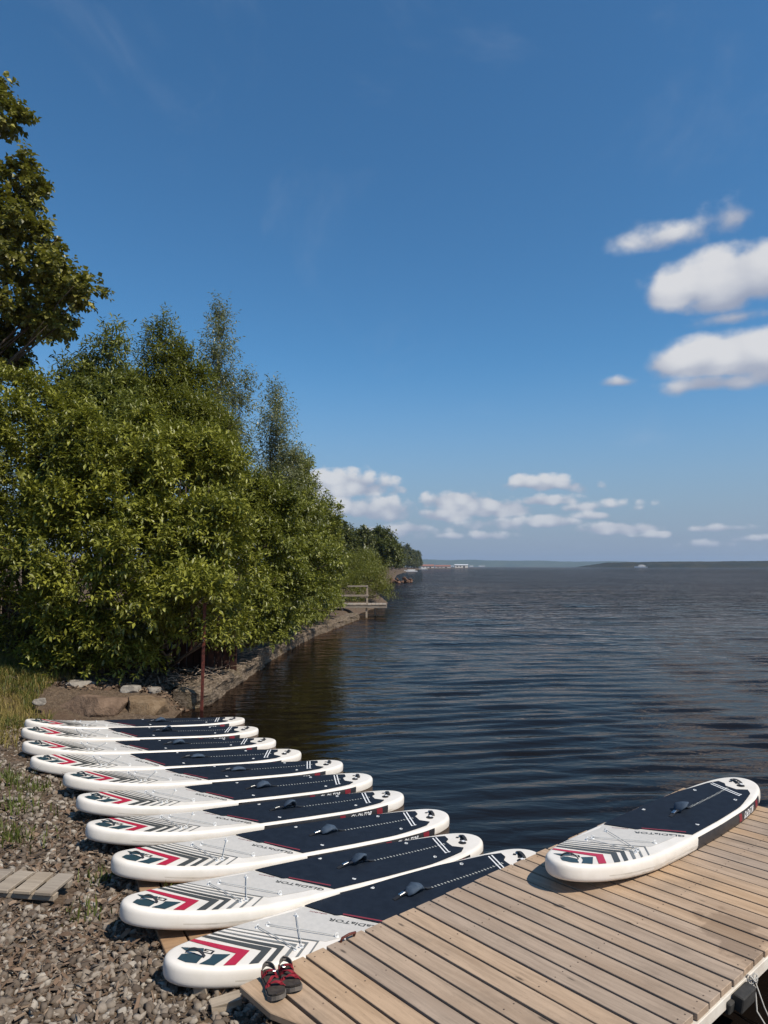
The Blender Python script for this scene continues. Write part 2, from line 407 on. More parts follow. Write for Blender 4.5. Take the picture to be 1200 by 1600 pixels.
# ------------------------------------------------------------------ water
wy = graded(-40, 7000, 2.2, 2.3, .05, 1.0)[:2]
ylist = [-40, -10, 0, 1.5]; yv = 2.2
while yv < 7000:
    ylist.append(yv); yv += max(.045, .0062 * yv) if yv < 120 else .03 * yv
ylist.append(7000); wy = np.array(ylist)
wx = graded(-7000, 7000, -4.5, 9.5, .075, 1.06)
X, Y = np.meshgrid(wx, wy)
def waves(x, y):
    r = np.random.default_rng(21); z = np.zeros_like(x)
    # wind ripple: crests run roughly across the view, fading as the grid coarsens
    wob = .5 * fbm2(x, y, 5, 2, .35)
    cell = np.maximum(np.maximum(.045, .0062 * np.abs(y)), .3 * np.interp(x, wx[:-1], np.diff(wx)))
    off = smst((y - 9) / 16)                                   # longer waves build up away from the bank
    for lam, amp, n in ((2.5, .034, 4), (1.25, .020, 5), (1.1, .009, 3), (.60, .0185, 6), (.34, .0095, 8), (.18, .0032, 6)):
        fade = smst((lam / cell - 2.5) / 3.0) * (off if lam > 1.2 else 1)
        for k in range(n):
            th = R(r.uniform(76, 109) if lam > .2 else r.uniform(60, 124)); ph = r.uniform(0, math.tau); l2 = lam * r.uniform(.8, 1.25)
            arg = math.tau / l2 * (x * math.cos(th) + y * math.sin(th) + .22 * wob * lam / .46) + ph
            envl = .55 + .45 * np.sin(.9 / lam * (x * math.sin(th) * .35 - y * math.cos(th) * .2) + r.uniform(0, 6) + 1.7 * fbm2(x, y, 40 + k, 2, .5))
            s = np.sin(arg); z += amp / math.sqrt(n) * fade * envl * (s + .22 * np.cos(2 * arg))
    return z
calm = .16 + .84 * smst((X - (shore_x(Y) + .8)) / 5.0)            # sheltered strip along the bank
Zw = waves(X, Y) * calm
def water_mat():
    m, g, out = new_mat('lake_water')
    ge = g.n('ShaderNodeNewGeometry')
    mp = g.n('ShaderNodeMapping'); g.link(ge.outputs['Position'], mp.inputs['Vector']); mp.inputs['Scale'].default_value = (.55, 1.25, 1); mp.inputs['Rotation'].default_value = (0, 0, R(6))
    n1 = g.noise(mp.outputs[0], 3.2, 3, .55, .4)
    n2 = g.noise(mp.outputs[0], .75, 3, .5, .3)
    n3 = g.noise(mp.outputs[0], .09, 3, .55, .2)
    spv = g.n('ShaderNodeSeparateXYZ'); g.link(ge.outputs['Position'], spv.inputs[0])
    farw = g.smooth(spv.outputs[1], 10, 60)                    # ripple detail carried by relief beyond the fine mesh
    b1 = g.n('ShaderNodeBump'); g.link(n1, b1.inputs['Height']); b1.inputs['Distance'].default_value = .15
    g.link(g.m('ADD', .12, g.m('MULTIPLY', farw, .88)), b1.inputs['Strength'])
    b2 = g.n('ShaderNodeBump'); g.link(n2, b2.inputs['Height']); b2.inputs['Distance'].default_value = .80; g.link(b1.outputs[0], b2.inputs['Normal'])
    gust = g.smooth(n3, .35, .65)                               # wind patches roughen and smooth the far water
    g.link(g.m('MULTIPLY', farw, g.m('ADD', .40, g.m('MULTIPLY', gust, .45))), b2.inputs['Strength'])
    col = g.mix(g.smooth(n3, .4, .7), (.0065, .0048, .0038), (.008, .0058, .005))
    # peaty water: dark body under a faintly brown-filtered surface reflection
    fr = g.n('ShaderNodeFresnel'); fr.inputs['IOR'].default_value = 1.333; g.link(b2.outputs[0], fr.inputs['Normal'])
    df = g.n('ShaderNodeBsdfDiffuse'); g.link(col, df.inputs['Color'])
    gl = g.n('ShaderNodeBsdfGlossy'); gl.inputs['Color'].default_value = (.82, .685, .60, 1); gl.inputs['Roughness'].default_value = .05; g.link(b2.outputs[0], gl.inputs['Normal'])
    mx = g.n('ShaderNodeMixShader'); g.link(fr.outputs[0], mx.inputs[0]); g.link(df.outputs[0], mx.inputs[1]); g.link(gl.outputs[0], mx.inputs[2]); g.link(mx.outputs[0], out.inputs[0])
    return m
M['water'] = water_mat()
water = obj('lake_water', np_mesh('lake_water', np.stack([X.ravel(), Y.ravel(), Zw.ravel()], 1), grid_faces(len(wx), len(wy)), True), M['water'])
tag(water, 'dark rippled lake water', kind='structure')

# ------------------------------------------------------------------ far shores
def ridge(name, label, x0, x1, y0, y1, hfun, mat, seed, nx=500, ny=14, bump_h=2.6):
    xs = np.linspace(x0, x1, nx); t = np.linspace(0, 1, ny); Xr, T = np.meshgrid(xs, t); Yr = y0 + (y1 - y0) * T
    prof = np.minimum(1, .42 + 1.6 * T) * np.where(T == 0, 0, 1) * (1 - smst((T - .6) / .4) * .5)
    Hh = hfun(Xr) * (.9 + .1 * fbm2(Xr, Yr, seed, 3, .01)) * prof
    bumps = bump_h * np.random.default_rng(seed).random(Xr.shape) * (T > 0) * np.clip(hfun(Xr) / 10, 0, 1)
    o = obj(name, np_mesh(name, np.stack([Xr.ravel(), Yr.ravel(), (Hh + bumps - 1.0 * (T == 0)).ravel()], 1), grid_faces(nx, ny)), mat)
    tag(o, label, kind='structure'); return o
M['far_wood'] = var_mat('far_woodland', (.035, .05, .018), (.075, .085, .035), .012, .95, .1)
M['near_wood'] = var_mat('opposite_woodland', (.012, .015, .007), (.045, .038, .016), .02, .95, .1)
ridge('far_shore_hill', 'low blue wooded hill across the lake', -2500, 6500, 5200, 6400, lambda x: 62 - 17 * smst((x - 250) / 1600) + 2 * np.sin(x / 90) , M['far_wood'], 3, 1100)
ridge('opposite_shore_hill', 'dark wooded spit on the right across the lake', 508, 3200, 1500, 1900, lambda x: 11.5 * smst((x - 508) / 60) + 3.5 * smst((x - 560) / 300) + 6 * smst((x - 900) / 1200), M['near_wood'], 4, 900)
# ------------------------------------------------------------------ paddleboards
BL, BW, BT = 3.2, .66, .118
BR = BT / 2; BX = .040                                  # rail height radius, rail bulge
_U = np.array([0, .004, .015, .035, .08, .15, .25, .4, .6, .75, .86, .93, .97, .99, 1.0])
_W = np.array([0, .16, .30, .43, .62, .80, .94, 1, 1, .94, .82, .66, .49, .30, 0])
_uu = np.linspace(0, 1, 4001); _ww = np.interp(_uu, _U, _W ** 2)
_k = np.hanning(241); _k /= _k.sum()
_sm = np.convolve(np.pad(_ww, 120, mode='reflect', reflect_type='odd'), _k, 'valid')
_ww = np.sqrt(np.clip(_sm, 0, None)); _ww[0] = _ww[-1] = 0
CH = BW / 2 - BX
def core_w(s): return CH * np.interp((np.asarray(s, float) - BX) / (BL - 2 * BX), _uu, _ww)
def rocker(s):
    u = np.asarray(s, float) / BL
    return .10 * np.clip(1 - u / .35, 0, 1) ** 2 + .035 * np.clip((u - .75) / .25, 0, 1) ** 2
def deck_z(s, t):
    d = min(max(0.0, abs(t) - float(core_w(s))) / BX, 1.0)
    return float(rocker(s)) + BR + BR * (1 - d ** 3.0) ** (1 / 3.0)
def bpt(s, t, h=0.0): return Vector((t, BL / 2 - s, deck_z(s, t) + h))

def hull_mesh():
    n = 72
    ph = np.linspace(0, math.pi, n); st = BX + (BL - 2 * BX) * (1 - np.cos(ph)) / 2
    wc = core_w(st); wc[0] = wc[-1] = 0
    loop = [(st[i], wc[i]) for i in range(n)] + [(st[i], -wc[i]) for i in range(n - 2, 0, -1)]
    P = np.array(loop); N = len(P)
    T = np.roll(P, -1, 0) - np.roll(P, 1, 0); nrm = np.stack([-T[:, 1], T[:, 0]], 1); nrm /= np.linalg.norm(nrm, axis=1)[:, None]
    nrm[0] = (-1, 0); nrm[n - 1] = (1, 0)
    angs = np.linspace(math.pi / 2, -math.pi / 2, 15); V = []
    for a in angs:
        ca = BX * max(math.cos(a), 0) ** (2 / 3.0); sa_ = BR * math.copysign(abs(math.sin(a)) ** (2 / 3.0), math.sin(a))
        s = P[:, 0] + nrm[:, 0] * ca; t = P[:, 1] + nrm[:, 1] * ca
        V.append(np.stack([t, BL / 2 - s, rocker(P[:, 0]) + BR + sa_], 1))
    V = np.concatenate(V); F = []
    for k in range(len(angs) - 1):
        for i in range(N):
            j = (i + 1) % N
            F.append((k * N + i, (k + 1) * N + i, (k + 1) * N + j, k * N + j))
    rows = []
    for lvl in (0, len(angs) - 1):
        b = lvl * N
        for i in range(n - 1):
            r0 = b + i; r1 = b + i + 1
            l0 = b + (0 if i == 0 else 2 * (n - 1) - i); l1 = b + (n - 1 if i == n - 2 else 2 * (n - 1) - i - 1)
            q = [r0, r1, l1, l0] if lvl == 0 else [r0, l0, l1, r1]
            q2 = []
            for x in q:
                if x not in q2: q2.append(x)
            F.append(tuple(q2))
    bm = bmesh.new(); vs_ = [bm.verts.new(p) for p in V]
    for f in F: bm.faces.new([vs_[i] for i in f])
    bmesh.ops.recalc_face_normals(bm, faces=bm.faces)
    return bm_mesh('hull', bm, True)

def decal(name, polys, h, step=.06, thick=0.0, tcut=True):
    """polygons in (s, t), laid on the deck at height h"""
    bm = bmesh.new()
    for poly in polys:
        f = bm.faces.new([bm.verts.new((p[0], p[1], 0)) for p in poly])
    ss = [p[0] for q in polys for p in q]; ts = [p[1] for q in polys for p in q]
    for lo, hi, ax in ((min(ss), max(ss), 0), (min(ts), max(ts), 1)):
        if ax == 1 and not tcut: continue
        k = math.floor(lo / step) + 1
        while k * step < hi:
            no = (1, 0, 0) if ax == 0 else (0, 1, 0); co = (k * step, 0, 0) if ax == 0 else (0, k * step, 0)
            bmesh.ops.bisect_plane(bm, geom=list(bm.verts) + list(bm.edges) + list(bm.faces), plane_co=co, plane_no=no, dist=1e-6)
            k += 1
    bmesh.ops.triangulate(bm, faces=[f for f in bm.faces if len(f.verts) > 4])
    if thick:
        r = bmesh.ops.extrude_face_region(bm, geom=list(bm.faces))
        up = {v for v in r['geom'] if isinstance(v, bmesh.types.BMVert)}
        for v in bm.verts:
            s, t = v.co.x, v.co.y
            v.co = bpt(s, t, h if v in up else h - thick)
    else:
        for v in bm.verts: v.co = bpt(v.co.x, v.co.y, h)
    bmesh.ops.recalc_face_normals(bm, faces=bm.faces)
    if not thick:
        for f in bm.faces:
            f.normal_update()
            if f.normal.z < 0: f.normal_flip()
    return bm_mesh(name, bm)

def text_polys(txt, bold=.018):
    cu = bpy.data.curves.new('t', 'FONT'); cu.body = txt; cu.offset = bold; cu.resolution_u = 2
    o = bpy.data.objects.new('t', cu); COL.objects.link(o)
    dg = bpy.context.evaluated_depsgraph_get(); me = bpy.data.meshes.new_from_object(o.evaluated_get(dg))
    V = np.array([v.co[:] for v in me.vertices]); F = [tuple(p.vertices) for p in me.polygons]
    bpy.data.objects.remove(o); bpy.data.curves.remove(cu); bpy.data.meshes.remove(me)
    V[:, 0] -= V[:, 0].min(); V[:, 1] -= V[:, 1].min(); V[:, 0] /= V[:, 0].max(); V[:, 1] /= V[:, 1].max()
    return V[:, :2], F
def deck_text(name, txt, p0, p1, height, h, up=-1, slant=0.0):
    V, F = text_polys(txt)
    e = Vector((p1[0] - p0[0], p1[1] - p0[1])); ln = e.length; e /= ln
    n = Vector((-e[1], e[0]))
    if n[0] * up < 0: n = -n
    pts = []
    for x, y in V:
        q = Vector(p0) + e * ((x + slant * y) * ln) + n * (y * height); pts.append(bpt(q[0], q[1], h))
    return py_mesh(name, pts, F)

def edge_t(sa, ta, k, side, m):
    """follow the arm from (sa, ta) until it meets the edge of the deck"""
    t = ta
    for i in range(400):
        s = sa - k * abs(t - ta)
        if t * side > 0 and (abs(t) >= float(core_w(max(s, BX + .002))) + m or s < BX + .01): break
        t += side * .002
    return sa - k * abs(t - ta), t
def chevron(sa, ta, th):
    """stripe: right arm falls towards the nose at .92, left arm at 1.25; arms end on the deck edge"""
    r1 = edge_t(sa, ta, .92, 1, .010); r0 = edge_t(sa - th * .8, ta + th * .25, .92, 1, .010)
    l1 = edge_t(sa, ta, 1.25, -1, .010); l0 = edge_t(sa - th, ta, 1.25, -1, .010)
    return [[r0, r1, (sa, ta), (sa - th, ta)], [(sa - th, ta), (sa, ta), l1, l0]]
def solve_edge(sa, ta, k, side, m): return edge_t(sa, ta, k, side, m)[1]
BM = {}
M['seam'] = var_mat('glued_seam', (.50, .45, .38), (.62, .57, .50), 9, .5, .3)
BM['hull'] = hull_mesh(); BM['hull'].materials.append(M['pvc'])
STR = [(.490, -.080, .090, 'red'), (.625, -.108, .072, 'charcoal'), (.705, -.124, .052, 'charcoal'), (.785, -.140, .038, 'grey_print'), (.858, -.156, .027, 'grey_print'), (.926, -.172, .018, 'grey_print')]
for i, (sa, ta, th, mt) in enumerate(STR):
    BM['stripe%d' % i] = decal('chevron_stripe', chevron(sa, ta, th), .003, .03); BM['stripe%d' % i].materials.append(M[mt])
BLK = [[(.060, -.030), (.088, -.082), (.140, -.112), (.205, -.050), (.180, .010), (.105, .018)], [(.150, -.124), (.222, -.166), (.365, -.078), (.272, -.040), (.235, -.080), (.200, -.100)], [(.145, .045), (.135, .100), (.255, .045), (.235, .01)]]
for i, q in enumerate(BLK):
    BM['block%d' % i] = decal('nose_block', [q], .003, .03); BM['block%d' % i].materials.append(M['teal'])
# squared G
g0 = Vector((.262, .0)); ge1 = Vector((-.66, .75)) ; ge2 = Vector((-.75, -.66))
def gq(x0, x1, y0, y1): return [tuple(g0 + ge1 * a * .062 + ge2 * b * .05) for a, b in ((x0, y0), (x1, y0), (x1, y1), (x0, y1))]
BM['gmark'] = decal('nose_emblem', [gq(-.5, .5, .32, .5), gq(-.5, -.3, -.32, .32), gq(-.5, .5, -.5, -.32), gq(.3, .5, -.32, .05), gq(0, .3, -.1, .05)], .0022, .05); BM['gmark'].materials.append(M['black'])
# grey front deck panel
gp = [(.955, -.198)]
sR = solve_edge(.955, -.198, .92, 1, .02)
gp = [(.955 - .92 * (sR + .198), sR)]
for s in np.linspace(gp[0][0] + .05, 1.08, 6): gp.append((s, float(core_w(s)) + .02))
gp += [(1.10, .262), (1.185, .085), (1.195, .06), (1.215, .035), (1.40, -.225), (1.20, -.222)]
gp += [(.955, -.198)]
BM['panel'] = decal('grey_deck_panel', [gp], .0012, .06); BM['panel'].materials.append(M['grey_deck'])
# deck pad
def pad_half(s): return float(core_w(s)) + .006
pp = [(1.10, pad_half(1.1) - .005), (1.185, .085), (1.195, .055), (1.235, .035), (1.43, -pad_half(1.43))]
for s in np.linspace(1.5, 2.80, 14): pp.append((s, -pad_half(s) + .028 * smst((s - 2.3) / .5)))
pp += [(2.875, -.150), (2.815, -.07), (2.845, .04), (2.905, .075), (2.93, .145)]
for s in np.linspace(2.80, 1.16, 16): pp.append((s, pad_half(s) - .028 * smst((s - 2.3) / .5)))
pp = [(float(a), float(b)) for a, b in pp]
BM['pad'] = decal('deck_pad', [pp], .008, .10, .010, tcut=False); BM['pad'].materials.append(M['pad'])
BM['padred'] = decal('pad_stripe', [[(1.238, .025), (1.250, .037), (1.440, -.238), (1.428, -.25)], ], .0088, .05); BM['padred'].materials.append(M['padred'])
for i, ds in enumerate((0, .036)):
    BM['line%d' % i] = decal('tail_line', [[(2.655 + ds, -.150), (2.668 + ds, -.150), (2.808 + ds, .165), (2.795 + ds, .165)], [(2.650 + ds, -.163), (2.676 + ds, -.163), (2.674 + ds, -.151), (2.652 + ds, -.151)]], .0088, .05); BM['line%d' % i].materials.append(M['white_print'])
tk = []
for i, s in enumerate(np.arange(1.99, 2.79, .033)):
    a = .012 if i % 3 else .016
    tk.append([(s, -a * .6), (s + .011, -a * .6), (s + .011, a), (s, a)])
BM['ruler'] = decal('ruler_marks', tk, .0088, 1.0, tcut=False); BM['ruler'].materials.append(flat_mat('ruler_print', (.42, .42, .38), .6))
BM['word'] = deck_text('deck_lettering', 'GLaDIaTOR', (1.375, -.262), (1.150, .045), .040, .0026, -1, .02); BM['word'].materials.append(M['charcoal'])
BM['origin'] = deck_text('model_lettering', 'ORIGIN', (1.168, .105), (1.095, .205), .013, .0026, -1); BM['origin'].materials.append(M['darkred'])
# rail band, left and right
def rail_pt(s, side, ang, h):
    w = float(core_w(s)); e = 2 / 3.0
    return Vector((side * (w + (BX + h) * max(math.cos(ang), 0) ** e), BL / 2 - s, float(rocker(s)) + BR + (BR + h) * math.copysign(abs(math.sin(ang)) ** e, math.sin(ang))))
def rail_band(side):
    V = []; F = []; ss = np.linspace(1.42, 2.86, 36); aa = np.radians(np.linspace(34, -68, 8))
    for i, s in enumerate(ss):
        for k, a in enumerate(aa):
            V.append(rail_pt(s + (.05 * (1 - k / 7) if i == 0 else 0) , side, a, .0016))
    for i in range(len(ss) - 1):
        for k in range(len(aa) - 1):
            q = (i * 8 + k, i * 8 + k + 1, (i + 1) * 8 + k + 1, (i + 1) * 8 + k); F.append(q if side < 0 else q[::-1])
    me = py_mesh('rail_band', V, F, True); me.materials.append(M['rail_black']); return me
def rail_patch(name, side, s0, s1, a0, a1, mt):
    V = []; F = []
    for i in range(6):
        for k in range(4): V.append(rail_pt(s0 + (s1 - s0) * i / 5 + .012 * k / 3, side, R(a0 + (a1 - a0) * k / 3), .003))
    for i in range(5):
        for k in range(3):
            q = (i * 4 + k, i * 4 + k + 1, (i + 1) * 4 + k + 1, (i + 1) * 4 + k); F.append(q if side < 0 else q[::-1])
    me = py_mesh(name, V, F, True); me.materials.append(mt); return me
TV, TF = text_polys('GLaDIaTOR', .02)
def rail_text(side):
    s0, s1 = 2.36, 2.62; V = []
    for x, y in TV:
        xx = x + .12 * y
        s = s0 + (s1 - s0) * xx if side < 0 else s1 - (s1 - s0) * xx
        V.append(rail_pt(s, side, R(-20 + 36 * y), .003))
    me = py_mesh('rail_lettering', V, TF); me.materials.append(M['white_print']); return me
for side, k in ((-1, 'L'), (1, 'R')):
    BM['band' + k] = rail_band(side); BM['rtext' + k] = rail_text(side)
    BM['rmarkA' + k] = rail_patch('rail_mark', side, 2.255, 2.315, 22, -26, M['darkred'])
    V = []; F = []; ss = np.linspace(.16, 3.04, 70)
    for s in ss: V += [rail_pt(s, side, R(-4), .0012), rail_pt(s, side, R(-10), .0012)]
    for i in range(69): F.append((2 * i, 2 * i + 1, 2 * i + 3, 2 * i + 2) if side < 0 else (2 * i, 2 * i + 2, 2 * i + 3, 2 * i + 1))
    BM['seam' + k] = py_mesh('rail_seam', V, F, True); BM['seam' + k].materials.append(M['seam'])
    BM['rmarkB' + k] = rail_patch('rail_mark', side, 2.70, 2.775, 26, -22, M['darkred'])
# carry handle: padded grip folded over a webbing loop
def grip_meshes(kind):
    out = []
    bm = bmesh.new()
    z0 = deck_z(1.85, 0) + .008
    if kind == 0:   # grip tipped up like a small wing
        secs = [(-.085, .030, .012, .010), (-.05, .052, .020, .030), (.0, .058, .022, .048), (.045, .040, .018, .040), (.075, .018, .010, .016)]
    elif kind == 1:
        secs = [(-.09, .024, .010, .008), (-.05, .040, .016, .018), (.0, .050, .018, .026), (.05, .040, .016, .020), (.085, .022, .010, .010)]
    else:
        secs = [(-.06, .034, .014, .014), (-.03, .060, .018, .044), (.01, .066, .018, .066), (.045, .050, .016, .056), (.07, .02, .010, .020)]
    rings = []
    for (yy, w, th, zc) in secs:
        ring = []
        for j in range(10):
            a = math.tau * j / 10
            ring.append(bm.verts.new((w * math.cos(a) * (1 + .12 * math.sin(3 * a + yy * 40)), BL / 2 - 1.86 - yy, z0 + zc + th * math.sin(a) - .02 * math.cos(a) * (kind == 2))))
        rings.append(ring)
    for a, b in zip(rings, rings[1:]):
        for j in range(10): bm.faces.new((a[j], a[(j + 1) % 10], b[(j + 1) % 10], b[j]))
    bm.faces.new(rings[0][::-1]); bm.faces.new(rings[-1]); bmesh.ops.recalc_face_normals(bm, faces=bm.faces)
    g = bm_mesh('carry_handle', bm, True); g.materials.append(M['grip'])
    bm = bmesh.new()
    pts = [bpt(1.66, 0, .010), bpt(1.69, 0, .018), bpt(1.74, 0, .030), bpt(1.80, 0, .034), bpt(1.93, 0, .034), bpt(1.97, 0, .016), bpt(2.02, 0, .010)]
    ribbon(bm, pts, [(0, 0, 1)] * len(pts), .028, .004)
    w = bm_mesh('handle_webbing', bm); w.materials.append(M['black'])
    bm = bmesh.new(); box_bm(bm, 0.004, BL / 2 - 1.735, z0 + .026, .026, .05, .006, Matrix.Rotation(R(-12), 3, 'X'), .002)
    t = bm_mesh('handle_tab', bm); t.materials.append(M['steel'])
    return g, w, t
GRIPS = [grip_meshes(k) for k in range(3)]
# nose strap: webbing loop standing up from the deck
def strap(name, c, ang, ln, hgt, mt, w=.026):
    bm = bmesh.new(); d = Vector((math.cos(ang), math.sin(ang))); pts = []; nr = []
    for k in range(9):
        f = k / 8; q = Vector(c) + d * ln * (f - .5); pts.append(bpt(q[0], q[1], .004 + hgt * math.sin(math.pi * f) ** .7)); 
        nr.append((math.cos(math.pi * f) * -.0 , 0, 1))
    ribbon(bm, pts, nr, w, .004); me = bm_mesh(name, bm); me.materials.append(mt); return me
BM['nstrap'] = strap('nose_strap', (.175, -.012), R(-52), .12, .030, M['black'], .020)
BM['tstrap'] = strap('tail_strap', (3.035, .02), R(70), .13, .018, M['black'])
# tail valve
bm = bmesh.new(); vc = bpt(2.955, -.055, .001)
bmesh.ops.create_cone(bm, cap_ends=True, segments=20, radius1=.036, radius2=.034, depth=.008, matrix=Matrix.Translation(vc))
bmesh.ops.create_cone(bm, cap_ends=True, segments=16, radius1=.020, radius2=.018, depth=.012, matrix=Matrix.Translation(vc + Vector((0, 0, .008))))
BM['valve'] = bm_mesh('valve', bm); BM['valve'].materials.append(M['black'])
BM['valvecap'] = decal('valve_cap', [[(2.946, -.075), (2.975, -.075), (2.975, -.045), (2.946, -.045)]], .0165, 1); BM['valvecap'].materials.append(M['white_print'])
BM['tailx'] = decal('tail_emblem', [[(2.975, .0), (3.0, -.025), (3.085, .055), (3.06, .08)], [(2.985, .065), (3.012, .082), (3.03, .062), (3.003, .045)], [(3.05, -.0), (3.03, .02), (3.038, .03), (3.07, .012)]], .0018, .05); BM['tailx'].materials.append(M['black'])
# bungee cords and rings
CORDS = [((.975, .188), (.785, -.185)), ((.672, .172), (.735, -.196)), ((.745, .165), (1.045, -.190))]
RINGS = [q for c in CORDS for q in c]
for i, (a, b) in enumerate(CORDS):
    pts = []
    for k in range(9):
        f = k / 8; pts.append(bpt(a[0] + (b[0] - a[0]) * f, a[1] + (b[1] - a[1]) * f, .012 + .004 * math.sin(math.pi * f)))
    BM['cord%d' % i] = tube_mesh('bungee_cord', pts, .0032, 6); BM['cord%d' % i].materials.append(M['cord'])
bm = bmesh.new()
bmesh.ops.create_cone(bm, cap_ends=True, segments=12, radius1=.014, radius2=.012, depth=.005, matrix=Matrix.Translation((0, 0, .003)))
tube(bm, [(.012 * math.cos(a), .006, .012 + .011 * math.sin(a)) for a in np.linspace(0, math.tau, 12)], .0026, 5, cap=False)
BM['ring'] = bm_mesh('cord_ring', bm); BM['ring'].materials.append(M['white_ring'])
bm = bmesh.new()
tube(bm, [(.016 * math.cos(a), .016 * math.sin(a), .006) for a in np.linspace(R(-30), R(210), 10)], .0034, 5)
box_bm(bm, 0, -.008, .003, .03, .012, .005)
BM['dring'] = bm_mesh('d_ring', bm); BM['dring'].materials.append(M['white_ring'])
DR = [(1.65, -.235), (1.65, .235), (2.51, -.185), (2.51, .185)]

HULL_SUBS = ['panel'] + ['stripe%d' % i for i in range(6)] + ['block0', 'block1', 'block2', 'gmark', 'word', 'origin', 'bandL', 'bandR', 'rtextL', 'rtextR', 'rmarkAL', 'rmarkBL', 'rmarkAR', 'rmarkBR', 'tailx', 'seamL', 'seamR']
def paddleboard(label, x, y, z, yaw, pitch, grip=0, roll=0.0):
    root = empty('paddleboard', (x, y, z)); 
    root.rotation_euler = (Matrix.Rotation(R(yaw), 3, 'Z') @ Matrix.Rotation(R(pitch), 3, 'X') @ Matrix.Rotation(R(roll), 3, 'Y')).to_euler()
    tag(root, label, 'paddleboard', 'inflatable paddleboards of one design')
    h = obj('hull', BM['hull'], parent=root)
    for k in HULL_SUBS: obj(BM[k].name.split('.')[0], BM[k], parent=h)
    p = obj('deck_pad', BM['pad'], parent=root)
    for k in ('padred', 'line0', 'line1', 'ruler'): obj(BM[k].name.split('.')[0], BM[k], parent=p)
    g, w, t = GRIPS[grip]
    ho = obj('carry_handle', g, parent=root); obj('handle_webbing', w, parent=ho); obj('handle_tab', t, parent=ho)
    obj('nose_strap', BM['nstrap'], parent=root); obj('tail_strap', BM['tstrap'], parent=root)
    v = obj('valve', BM['valve'], parent=root); obj('valve_cap', BM['valvecap'], parent=v)
    for i in range(3): obj('bungee_cord', BM['cord%d' % i], parent=root)
    for i, q in enumerate(RINGS): obj('cord_ring', BM['ring'], parent=root, loc=bpt(q[0], q[1], .001), rot=(0, 0, i * .9))
    for i, q in enumerate(DR):
        o = obj('d_ring', BM['dring'], parent=root, loc=bpt(q[0], q[1], .008), rot=(0, 0, .6 + i * 1.1)); o.scale = (.8, .8, .8)
    return root
BOARDS = [
    ('white paddleboard farthest back in the shore row, next to the brown slab rock', -3.62, 10.66, .046, 122.0, 4.9, 0),
    ('white paddleboard in the shore row, second from the brown slab rock', -3.346, 10.06, .046, 115.6, 4.4, 2),
    ('white paddleboard in the shore row, third from the brown slab rock', -2.958, 9.33, .050, 117.0, 4.6, 0),
    ('white paddleboard in the shore row, fourth from the brown slab rock', -2.541, 8.70, .046, 115.6, 4.1, 1),
    ('white paddleboard in the middle of the shore row, fifth from the brown slab rock', -1.914, 8.118, .049, 120.0, 4.4, 1),
    ('white paddleboard in the shore row, fifth counting from the wooden dock', -1.510, 7.490, .048, 122.4, 4.3, 0),
    ('white paddleboard in the shore row, fourth counting from the wooden dock', -1.148, 6.836, .047, 123.6, 4.2, 2),
    ('white paddleboard in the shore row, third counting from the wooden dock', -0.703, 6.206, .050, 125.2, 4.3, 0),
    ('white paddleboard in the shore row, next but one to the wooden dock', -0.415, 5.559, .045, 128.0, 4.6, 2),
    ('white paddleboard nearest the viewer, lying partly under the edge of the wooden dock', .018, 5.092, .024, 128.2, 2.2, 0),
    ('white paddleboard lying alone on top of the wooden dock', 2.372, 6.035, .264, 131.2, 0.0, 2),
]
ROLL = (1.2, -.8, .6, -1.4, 1.0, -.6, 1.5, -1.0, .4, 0, 0)
for (lab, x, y, z, yw, pt, gk), rl in zip(BOARDS, ROLL): paddleboard(lab, x, y, z, yw, pt, gk, rl)

# ------------------------------------------------------------------ dock
DZ = .26; DD = R(41.35); dvec = Vector((math.cos(DD), math.sin(DD), 0)); nvec = Vector((math.sin(DD), -math.cos(DD), 0))
D0 = Vector((-.125, 4.497, DZ)); DPITCH = .1456; DW = 1.725
def dock_pt(d, n, z=DZ): p = D0 + dvec * d + nvec * n; return Vector((p.x, p.y, z))
dock = empty('wooden_dock', (D0.x, D0.y, 0), (0, 0, DD))
tag(dock, 'low weathered wooden plank dock reaching from the shore over the water', 'dock')
def dl(d, n, z): return Vector((d, -n, z))          # dock-local: x along the dock, y towards its left edge
plank_me = []
for k in range(4):
    bm = bmesh.new(); ln = DW + (0, .012, -.008, .005)[k]
    bmesh.ops.create_cube(bm, size=1.0, matrix=Matrix.Diagonal((ln, .1268 + .0015 * (k - 1), .036, 1)))
    bmesh.ops.bevel(bm, geom=list(bm.edges), offset=.0025, segments=1, affect='EDGES')
    me = bm_mesh('plank', bm); me.materials.append(M['dock_wood']); plank_me.append(me)
rp = random.Random(5)
D_END = (at_z(1188, 1262, DZ) - D0).dot(dvec); N_END = int(round(D_END / DPITCH))
for i in range(-6, N_END):
    d = (i + .5) * DPITCH
    if i == -6:
        bm = bmesh.new(); hw = .0634
        prof = [(-DW / 2, -hw), (-DW / 2 + .30, -hw), (-DW / 2 + .66, hw), (-DW / 2, hw)]
        # local x runs from the left edge of the dock to the right, local y along the dock
        lo = [bm.verts.new((a, -b * -1, -.018)) for a, b in prof]; hi = [bm.verts.new((a, b, .018)) for a, b in prof]
        bm.faces.new(hi); bm.faces.new(lo[::-1])
        for j in range(4): bm.faces.new((lo[j], lo[(j + 1) % 4], hi[(j + 1) % 4], hi[j]))
        bmesh.ops.recalc_face_normals(bm, faces=bm.faces)
        bmesh.ops.bevel(bm, geom=list(bm.edges), offset=.004, segments=1, affect='EDGES')
        me = bm_mesh('plank', bm); me.materials.append(M['dock_wood'])
    else: me = plank_me[rp.randrange(4)]
    o = obj('plank', me, parent=dock)
    o.location = dl(d, DW / 2 + rp.uniform(-.004, .004), DZ - .018 + rp.uniform(-.0015, .0015))
    o.rotation_euler = (rp.uniform(-.006, .006), 0, -math.pi / 2 + rp.uniform(-.0022, .0022))
